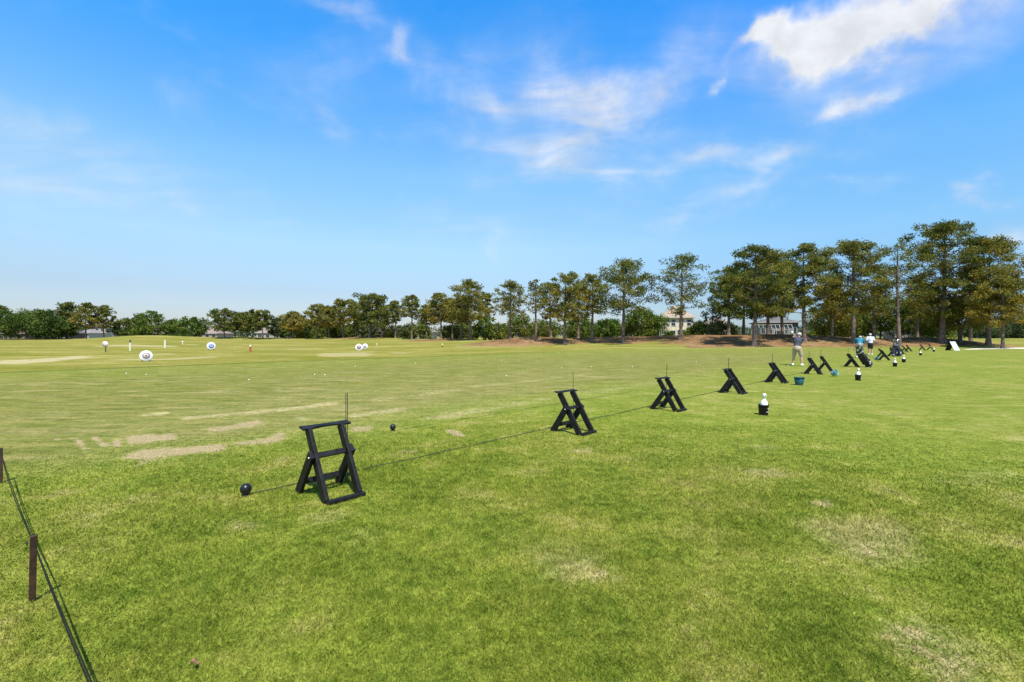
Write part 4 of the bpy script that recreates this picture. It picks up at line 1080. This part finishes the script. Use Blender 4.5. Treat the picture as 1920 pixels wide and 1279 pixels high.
GP = 'pines on the straw mounds at right'; GM = 'pines of the middle tree line'; GL = 'trees of the far left tree line'; GO = 'broadleaf trees behind the pines'
P_, O_ = 'pine_tree', 'broadleaf_tree'
T = [  # name, column, top row, distance, crown width px, crown bottom row, kind, leaves, dry, density, label, group, options
    (P_, 1853, 447, 60, 104, 592, 'pine', 'pine', .52, 1.0, 'yellowing broad pine at the right edge, rusty lower limbs', GP, dict(trunk_f=.9)),
    (P_, 1766, 413, 63, 132, 590, 'pine', 'pine', .20, 1.05, 'tallest pine of all, broad layered crown on a straight trunk', GP, dict(trunk_f=1.05)),
    (P_, 1686, 453, 60, 62, 588, 'pine', 'pine', .12, .32, 'thin sparse pine with a bare leaning trunk, left of the tallest pine', GP, dict(trunk_f=.85)),
    (P_, 1600, 451, 63, 104, 592, 'pine', 'pine', .36, 1.0, 'dense round pine with rusty lower limbs behind the man in teal', GP, {}),
    (P_, 1880, 520, 56, 84, 612, 'pine', 'pine', .60, .8, 'shorter brown tinged pine, rightmost trunk of the photo', GP, dict(trunk_f=.9)),
    (O_, 1800, 566, 63, 78, 614, 'oak', 'oak', .75, .75, 'fork trunked yellow green tree just right of the folding sign', GO, dict(fork=True, trunk_f=1.3)),
    (O_, 1650, 560, 86, 78, 618, 'oak', 'oak', .05, 1.0, 'dark green tree behind the standing person in white', GO, {}),
    (O_, 1724, 560, 80, 88, 628, 'oak', 'oak', .10, 1.0, 'dark green tree filling the gap left of the tallest pine', GO, {}),
    (O_, 1560, 575, 84, 84, 628, 'oak', 'oak', .45, .9, 'olive green tree low behind the pines, right of the golfer', GO, {}),
    (O_, 1606, 588, 92, 62, 630, 'oak', 'oak', .25, .9, 'low green tree behind the dense round pine', GO, {}),
    (O_, 1758, 590, 92, 70, 632, 'oak', 'bright', .3, .8, 'small yellow green tree behind the trunk of the tallest pine', GO, {}),
    (O_, 1838, 608, 120, 58, 632, 'oak', 'pale', .0, .8, 'pale greyish tree far off between the two rightmost trunks', GO, {}),
    (O_, 1890, 600, 130, 74, 634, 'oak', 'pale', .0, .85, 'pale greyish tree far off behind the rightmost trunk', GO, {}),
    (P_, 1508, 458, 64, 94, 590, 'pine', 'pine', .20, 1.15, 'dense dark pine right above the golfer in khaki shorts', GP, {}),
    (P_, 1414, 462, 61, 106, 592, 'pine', 'pine', .16, 1.2, 'very dense broad pine above the screened pool cage', GP, {}),
    (P_, 1394, 505, 76, 96, 600, 'pine', 'oak', .04, 1.1, 'dark green pine tucked behind the very dense broad pine', GP, {}),
    (P_, 1468, 492, 78, 66, 596, 'pine', 'pine', .55, .9, 'rusty pine squeezed between two dense pines', GP, {}),
    (P_, 1559, 520, 78, 60, 602, 'pine', 'pine', .45, .8, 'rusty shorter pine between two round dark pines', GP, {}),
    (P_, 1638, 500, 74, 56, 600, 'pine', 'pine', .30, .55, 'narrow pine between the round pine and the sparse pine', GP, {}),
    (P_, 1276, 475, 70, 96, 592, 'pine', 'pine', .10, .52, 'open pine with visible fan of limbs before the cream house', GP, dict(trunk_f=.95)),
    (O_, 1309, 603, 76, 26, 633, 'oak', 'oak', .0, 1.1, 'dark narrow bush right of the cream two storey house', GO, {}),
    (O_, 1335, 570, 80, 36, 626, 'oak', 'pale', .1, .35, 'loose see-through greyish tree left of the very dense pine', GO, {}),
    (O_, 1352, 604, 84, 50, 634, 'oak', 'pale', .3, .8, 'low olive bush beside the small cream gable', GO, {}),
    (P_, 1168, 489, 73, 106, 588, 'pine', 'pine', .15, .62, 'tall lone pine with pale trunk and drooping right limbs', GM, {}),
    (P_, 1110, 512, 75, 50, 594, 'pine', 'pine', .34, .8, 'narrow olive pine left of the tall lone pine', GM, {}),
    (P_, 1058, 510, 71, 66, 604, 'pine', 'pine', .32, .85, 'broad olive pine at the middle of the first straw mound', GM, {}),
    (P_, 1033, 530, 80, 46, 600, 'pine', 'pine', .35, .8, 'olive pine just left behind the broad olive pine', GM, {}),
    (P_, 1006, 526, 74, 40, 590, 'pine', 'pine', .32, .48, 'slim sparse pine with a bare trunk on the first mound', GM, {}),
    (P_, 956, 527, 78, 54, 596, 'pine', 'pine', .26, .7, 'small round headed pine standing apart left of the first mound', GM, {}),
    (O_, 1140, 602, 88, 62, 634, 'oak', 'bright', .0, 1.0, 'bright green bushy tree left of the tall lone pine', GO, {}),
    (O_, 1203, 582, 84, 74, 636, 'oak', 'bright', .12, .95, 'bright green bushy tree left of the cream house', GO, {}),
    (O_, 1236, 596, 100, 44, 634, 'oak', 'bright', .0, .9, 'green tree touching the left of the cream house', GO, {}),
    (O_, 976, 592, 96, 56, 634, 'oak', 'oak', .45, .8, 'low yellow green tree behind the small round headed pine', GO, {}),
    (O_, 1084, 596, 100, 60, 634, 'oak', 'oak', .15, .9, 'low dark tree behind the broad olive pine', GO, {}),
    (O_, 1022, 604, 100, 50, 634, 'oak', 'oak', .30, .85, 'low tree behind the slim sparse pine', GO, {}),
    (O_, 934, 608, 112, 46, 636, 'oak', 'oak', .25, .9, 'low green tree right of the brown crowned pine', GO, {}),
    (P_, 882, 526, 101, 72, 606, 'pine', 'pine', .40, 1.0, 'brown crowned broad pine, tallest of the middle line', GM, {}),
    (P_, 864, 556, 104, 48, 606, 'pine', 'pine', .48, .9, 'rusty pine leaning into the brown crowned broad pine', GM, {}),
    (O_, 906, 596, 108, 44, 636, 'oak', 'bright', .15, .8, 'low green tree under the brown crowned pine', GO, {}),
    (P_, 827, 550, 110, 56, 606, 'pine', 'pine', .45, 1.0, 'rusty brown round pine left of the brown crowned pine', GM, {}),
    (P_, 772, 554, 121, 38, 596, 'pine', 'pine', .22, .8, 'round headed pine with clear trunk and sky beneath', GM, {}),
    (P_, 741, 564, 126, 32, 606, 'pine', 'pine', .12, .75, 'slim green pine right of the widest dense pine', GM, {}),
    (P_, 800, 572, 126, 34, 610, 'pine', 'pine', .25, .8, 'small olive pine between two round pines', GM, {}),
    (P_, 693, 552, 128, 70, 612, 'pine', 'pine', .10, 1.2, 'widest dense green pine of the middle line', GM, {}),
    (P_, 643, 562, 133, 48, 614, 'pine', 'pine', .32, 1.1, 'olive brown pine left of the widest dense pine', GM, {}),
    (P_, 617, 574, 140, 34, 616, 'pine', 'pine', .38, 1.0, 'small brownish pine between two olive pines', GM, {}),
    (P_, 594, 571, 142, 44, 616, 'pine', 'pine', .36, 1.0, 'brown tinged pine sloping down to the rusty pine', GM, {}),
    (P_, 549, 585, 152, 42, 622, 'pine', 'pine', .58, 1.0, 'rustiest small pine of the line', GM, {}),
    (O_, 520, 595, 168, 34, 630, 'oak', 'pale', .0, 1.0, 'bluish grey green tree left of the rustiest pine', GL, {}),
    (P_, 493, 582, 162, 34, 620, 'pine', 'pine', .14, 1.0, 'green pine at the right of the four leaf cluster on the far left line', GL, {}),
    (P_, 474, 581, 164, 34, 620, 'pine', 'pine', .08, 1.1, 'dark green pine with a flat top above the pinkish roof', GL, {}),
    (P_, 452, 587, 168, 32, 622, 'pine', 'pine', .08, 1.1, 'dark green small pine beside the leftmost dense pine', GL, {}),
    (P_, 421, 580, 166, 48, 622, 'pine', 'pine', .06, 1.25, 'dense dark pine ending the line at its left gap', GL, {}),
    (O_, 576, 606, 160, 60, 634, 'oak', 'oak', .15, .9, 'low green undergrowth tree beneath the brown tinged pine', GO, {}),
    (O_, 640, 610, 148, 50, 635, 'oak', 'oak', .15, .9, 'low green undergrowth tree beneath the olive brown pine', GO, {}),
    (O_, 748, 612, 140, 50, 633, 'oak', 'pale', .25, .8, 'low pale undergrowth tree near the yellow bush', GO, {}),
    (O_, 846, 612, 122, 40, 636, 'oak', 'oak', .2, .9, 'low dark undergrowth tree beneath the rusty pines', GO, {}),
    (O_, 358, 596, 186, 54, 630, 'oak', 'bright', .05, 1.0, 'round green tree with a short clear trunk, right of the far left grove', GL, {}),
    (O_, 319, 599, 200, 26, 632, 'oak', 'oak', .0, 1.1, 'dark narrow tree left of the round green tree', GL, {}),
    (O_, 282, 585, 182, 50, 632, 'oak', 'bright', .18, .95, 'lighter green twin topped tree of the far left grove', GL, {}),
    (O_, 259, 588, 184, 30, 630, 'oak', 'oak', .1, .9, 'green tree just left of the twin topped tree', GL, {}),
    (O_, 235, 597, 190, 38, 634, 'oak', 'oak', .05, 1.0, 'rounded green tree at the left end of the grove', GL, {}),
    (P_, 195, 574, 182, 36, 616, 'pine', 'pine', .24, .95, 'round headed pine, right one of three tall far left pines', GL, {}),
    (P_, 161, 568, 178, 40, 618, 'pine', 'pine', .38, .95, 'rusty skirted pine, middle one of three tall far left pines', GL, {}),
    (P_, 127, 567, 182, 30, 602, 'pine', 'pine', .10, .9, 'slender high crowned pine, left one of three tall far left pines', GL, {}),
    (O_, 124, 598, 184, 38, 630, 'oak', 'oak', .05, .9, 'dark low tree under the slender high crowned pine', GL, {}),
    (O_, 69, 585, 176, 96, 630, 'oak', 'oak', .0, 1.2, 'huge wide spreading dark green tree at far left', GL, {}),
    (P_, 28, 591, 204, 16, 618, 'pine', 'pine', .05, .9, 'small dark tree top behind the wide spreading tree', GL, {}),
    (P_, -6, 573, 172, 50, 612, 'pine', 'pine', .05, .7, 'pine cut by the left edge of the photo', GL, {}),
    (O_, 672, 606, 152, 44, 634, 'oak', 'oak', .1, .9, 'low green tree behind the trunks of the widest dense pine', GO, {}),
    (O_, 708, 604, 150, 36, 633, 'oak', 'pale', .2, .85, 'pale low tree between the widest dense pine and the yellow shrub', GO, {}),
    (O_, 790, 606, 140, 46, 634, 'oak', 'oak', .25, .9, 'low green tree between the two round brown pines', GO, {}),
    (O_, 870, 604, 126, 50, 635, 'oak', 'oak', .3, .9, 'low olive tree behind the trunks of the brown crowned pine', GO, {}),
    (O_, 600, 600, 166, 50, 633, 'oak', 'oak', .25, .9, 'low olive tree behind the brown tinged pine', GO, {}),
    (O_, 545, 606, 176, 40, 633, 'oak', 'oak', .2, .9, 'low dark tree behind the rustiest small pine', GO, {}),
    (P_, 668, 566, 140, 40, 612, 'pine', 'pine', .25, 1.0, 'olive pine filling between two broad pines of the middle line', GM, {}),
    (P_, 716, 572, 140, 36, 612, 'pine', 'pine', .2, .9, 'green pine behind the slim green pine', GM, {}),
    (P_, 848, 562, 118, 44, 608, 'pine', 'pine', .5, .95, 'rusty pine tucked left of the brown crowned broad pine', GM, {}),
    (P_, 910, 548, 112, 36, 608, 'pine', 'pine', .3, .9, 'smaller olive pine right behind the brown crowned broad pine', GM, {}),
    (P_, 1084, 530, 84, 44, 604, 'pine', 'pine', .35, .9, 'olive pine closing the gap between the broad olive and narrow olive pines', GM, {}),
    (P_, 1440, 482, 72, 70, 596, 'pine', 'pine', .35, 1.0, 'olive pine overlapping the right side of the very dense pine', GP, {}),
    (P_, 1366, 500, 72, 56, 600, 'pine', 'oak', .1, 1.0, 'dark green pine on the left side of the very dense pine', GP, {}),
    (P_, 1820, 505, 72, 60, 600, 'pine', 'pine', .5, .9, 'yellowish pine between the tallest pine and the right edge pine', GP, {}),
    (P_, 1720, 520, 74, 50, 604, 'pine', 'pine', .3, .7, 'olive pine behind the left limbs of the tallest pine', GP, {}),
    ('yellow_shrub', 733, 624, 131, 14, 635, 'oak', 'yellow', .0, 1.2, 'bright yellow shrub by the straw bed under the middle pines', None, {}),
    ('hedge_shrub', 1256, 622, 88, 12, 637, 'oak', 'bright', .1, 1.2, 'small green shrub before the left wall of the cream house', None, {}),
    ('hedge_shrub', 1295, 615, 82, 24, 637, 'oak', 'bright', .3, 1.0, 'yellow green shrub at the right corner of the cream house', None, {}),
    ('hedge_shrub', 1515, 624, 74, 26, 640, 'oak', 'bright', .4, .9, 'sunlit green shrub behind the golfer in khaki shorts', None, {}),
]
for i, (nm, px, tp, d, w, bp, kind, lv, dry, dens, lab, grp, opt) in enumerate(T):
    tree(nm, px, tp, d, w, bp, kind, lv, dry, dens, lab, grp, 100 + i, **opt)

# far woods that read as one mass along the horizon
def far_woods():
    rng = np.random.default_rng(77); Vs = []; var = []
    for a in np.linspace(R(-62), R(62), 420):
        d = rng.uniform(330, 400); h = rng.uniform(6.0, 9.5) * (.8 + .4 * float(vnoise(np.array([a * 22]), np.array([.5]), 8)[0])); x, y = d * math.sin(a), d * math.cos(a); z = gz(x, y)
        m = 90; rc = 3.4
        v = rng.normal(0, 1, (m, 3)); v /= np.linalg.norm(v, axis=1)[:, None]
        P = np.array([x, y, z + h * .52]) + v * np.array([rc, rc, h * .5]) * rng.uniform(.5, 1.05, (m, 1))
        t1 = v + rng.normal(0, .7, (m, 3)); t1 /= np.linalg.norm(t1, axis=1)[:, None]; t2 = np.cross(t1, rng.normal(0, 1, (m, 3))); t2 /= np.linalg.norm(t2, axis=1)[:, None]
        s = 1.5
        Vs.append(np.stack([P - t1 * s * .5, P + t2 * s * .3, P + t1 * s * .5, P - t2 * s * .3], 1)); var.append(np.clip(rng.uniform(.1, .9) + rng.normal(0, .15, m), 0, 1))
    V = np.concatenate(Vs).reshape(-1, 3); n = len(V) // 4
    me = np_mesh('distant_woods', V, np.arange(n * 4).reshape(n, 4), LEAFM['pale']); add_attr(me, 'var', np.repeat(np.concatenate(var), 4)); add_attr(me, 'dry', np.zeros(len(V)))
    o = bpy.data.objects.new('distant_woods', me); COL.objects.link(o); tag(o, 'far greyish green woods along the horizon', 'woods', kind='stuff')
far_woods()

# ---------------------------------------------------------------- houses beyond the course
GLASS = mat('window_glass', (.03, .035, .045), .12, spec=.8)
FRAMEW = mat('white_frame', (.38, .38, .36), .75)
def house(px, d, w_px, wall_h, roof_h, depth, yaw, wallc, roofc, label, windows=3, hip=.5, stories=1, door=True, z=None, cage=None):
    g = at(px, d); w = w_px * d / F
    root = empty('house', (g.x, g.y, g.z - .1 if z is None else z), R(yaw)); tag(root, label, 'house', 'houses beyond the range')
    q_ = (1.0, .8) if stories == 2 and d < 150 else (.62, .50)
    wallc = tuple(k * q_[0] for k in wallc); roofc = tuple(k * q_[1] for k in roofc)
    wm = mat('wall_%d' % px, wallc, .85, noise=(1.5, .10), bump=(20, .2)); rm = mat('roof_%d' % px, roofc, .95, spec=.05, noise=(2.5, .25), bump=(9, .6))
    m = MB(); m.box((0, depth / 2, wall_h / 2), (w, depth, wall_h)); m.build('wall', wm, root)
    e = .45; x0, x1, y0, y1 = -w / 2 - e, w / 2 + e, -e, depth + e; hx = min(hip * depth, (x1 - x0) * .45); ym = (y0 + y1) / 2; zt = wall_h + roof_h; zb = wall_h + .01
    m = MB(); t_ = .16
    m.add([(x0, y0, zb), (x1, y0, zb), (x1, y1, zb), (x0, y1, zb), (x0, y0, zb + t_), (x1, y0, zb + t_), (x1, y1, zb + t_), (x0, y1, zb + t_), (x0 + hx, ym, zt), (x1 - hx, ym, zt)],
          [(3, 2, 1, 0), (0, 1, 5, 4), (1, 2, 6, 5), (2, 3, 7, 6), (3, 0, 4, 7), (4, 5, 9, 8), (5, 6, 9), (6, 7, 8, 9), (7, 4, 8)])
    rf = m.build('roof', rm, root)
    m = MB(); m.box((0, y0 - .02, wall_h + .08), (x1 - x0, .04, .20)); m.build('fascia', FRAMEW, rf)
    sh = wall_h / stories; n = windows
    for st in range(stories):
        for i in range(n):
            xx = (i + .5) / n * w - w / 2
            if door and st == 0 and i == n // 2:
                q = MB(); q.box((xx, -.03, 1.05), (1.7, .08, 2.1)); fr = q.build('door', FRAMEW, root); q = MB(); q.box((xx, -.075, 1.08), (1.4, .03, 1.8)); q.build('pane', GLASS, fr); continue
            ww = min(1.5, w / n * .5); wh = 1.25; zc = st * sh + sh * .55
            q = MB(); q.box((xx, -.02, zc), (ww + .16, .07, wh + .16)); fr = q.build('window', FRAMEW, root); q = MB()
            for sx in (-1, 1): q.box((xx + sx * ww * .25, -.06, zc), (ww * .46, .03, wh * .94))
            q.build('pane', GLASS, fr)
    return root
CREAMW, TANR, PINKR, GREYR, BROWNR = (.66, .56, .36), (.40, .31, .22), (.42, .30, .25), (.25, .235, .225), (.16, .085, .055)
house(4, 196, 76, 2.5, 2.7, 11, 6, (.20, .13, .09), BROWNR, 'low brown roofed brick house at the far left edge', 6, .5)
house(92, 205, 74, 2.6, 2.4, 11, 0, (.14, .11, .10), (.20, .19, .20), 'low dark house with grey roof behind the wide spreading tree', 5, .5)
house(150, 214, 34, 2.8, 2.0, 11, -4, (.62, .58, .50), (.44, .40, .38), 'pale house behind the rusty skirted pine', 3, .4)
house(182, 222, 30, 6.0, 2.6, 11, 0, (.62, .52, .38), (.46, .36, .27), 'tall cream house with tan roof between two far left pines', 3, .5, 2)
house(282, 216, 56, 2.5, 2.4, 11, 0, (.30, .26, .24), PINKR, 'low house with pinkish roof behind the twin topped tree', 4, .5)
house(376, 214, 62, 2.5, 3.0, 12, 0, (.50, .40, .34), (.50, .38, .32), 'low pinkish roofed house in the gap of the tree line', 5, .5)
house(502, 192, 44, 2.6, 2.6, 11, 0, (.58, .46, .38), (.50, .40, .34), 'low pink beige house under the rustiest pines', 3, .5)
house(668, 158, 34, 2.7, 2.0, 10, 0, (.56, .52, .40), (.36, .38, .36), 'pale house behind the trunks of the widest dense pine', 3, .4)
house(716, 150, 20, 2.5, 2.0, 9, 20, (.60, .44, .38), (.55, .40, .36), 'small pinkish house left of the yellow shrub', 2, .3)
house(790, 150, 40, 2.5, 2.4, 10, 0, (.50, .45, .38), (.48, .40, .32), 'beige house behind the round headed pine', 3, .5)
house(1097, 104, 44, 2.4, 1.6, 10, -8, (.62, .52, .42), (.52, .44, .38), 'low pale house beside the bright green bushy tree', 3, .4)
house(1270, 98, 56, 4.6, 3.0, 11, -14, CREAMW, TANR, 'cream two storey house with tan hipped roof', 4, .55, 2)
house(1336, 100, 32, 3.2, 2.0, 10, -35, CREAMW, (.45, .36, .28), 'small cream gabled house between bushes', 2, .3)
house(1460, 92, 64, 3.6, 1.3, 11, -20, (.30, .28, .26), (.26, .24, .235), 'long grey roofed house behind the screened pool cage', 5, .5)
house(1708, 120, 48, 2.6, 2.2, 10, -25, (.36, .27, .20), (.32, .22, .17), 'dim brown house behind the trees left of the tallest pine', 3, .5)
house(1886, 140, 66, 2.6, 1.8, 10, -30, (.50, .47, .42), (.30, .28, .26), 'low pale house far off at the right edge', 4, .5)
SCREEN = mat('cage_screen', (.05, .055, .06), .8)
def cage(px, d, w_px, h, depth, yaw, n, label):
    g = at(px, d); w = w_px * d / F; root = empty('pool_cage', (g.x, g.y, g.z - .05), R(yaw)); tag(root, label, 'pool cage', 'white framed pool cages')
    for i in range(n + 1):
        x = -w / 2 + w * i / n; m = MB(); m.box((x, 0, h / 2), (.07, .07, h)); m.bar((x, 0, h), (x, depth * .3, h + .9), .06, .06); m.bar((x, depth * .3, h + .9), (x, depth, h + .9), .06, .06); m.build('post', FRAMEW, root)
    for zz, yy in ((h, 0), (h * .42, 0), (h + .9, depth * .3)):
        m = MB(); m.box((0, yy, zz), (w + .2, .10, .09)); m.build('rail', FRAMEW, root)
    for s in (-1, 1):
        m = MB(); m.box((s * w / 2, depth / 2, h), (.08, depth, .08)); m.box((s * w / 2, depth, h / 2), (.08, .08, h)); m.build('side_frame', FRAMEW, root)
cage(1268, 92, 54, 2.7, 4.5, -14, 6, 'white framed screen porch on the cream two storey house')
cage(1452, 84, 62, 2.5, 5, -20, 9, 'long white framed pool cage before the grey roofed house')

# pale cart path at the right, beyond the tee
def path():
    a = [ground_at(x, y) for x, y in ((1812, 656.3), (1850, 655.2), (1900, 654.8), (1960, 654.6), (2060, 654.5))]
    m = MB(); L, Rr = [], []
    pts = [a[0]]
    for p, q in zip(a[:-1], a[1:]):
        for i in range(1, 13): pts.append(p.lerp(q, i / 12))
    vs = []; n = len(pts); K = 7
    for i, p in enumerate(pts):
        wd = 2.6 * min(1, .25 + i / n * 2)
        for k in range(K):
            y = p.y + wd * (k / (K - 1) - .1); vs.append((p.x, y, gz(p.x, y) + .03))
    m.add(vs, [(i * K + k, i * K + k + 1, (i + 1) * K + k + 1, (i + 1) * K + k) for i in range(n - 1) for k in range(K - 1)], True)
    o = m.build('path', mat('sandy_path', (.60, .52, .38), .9, noise=(.8, .15))); tag(o, kind='structure')
path()
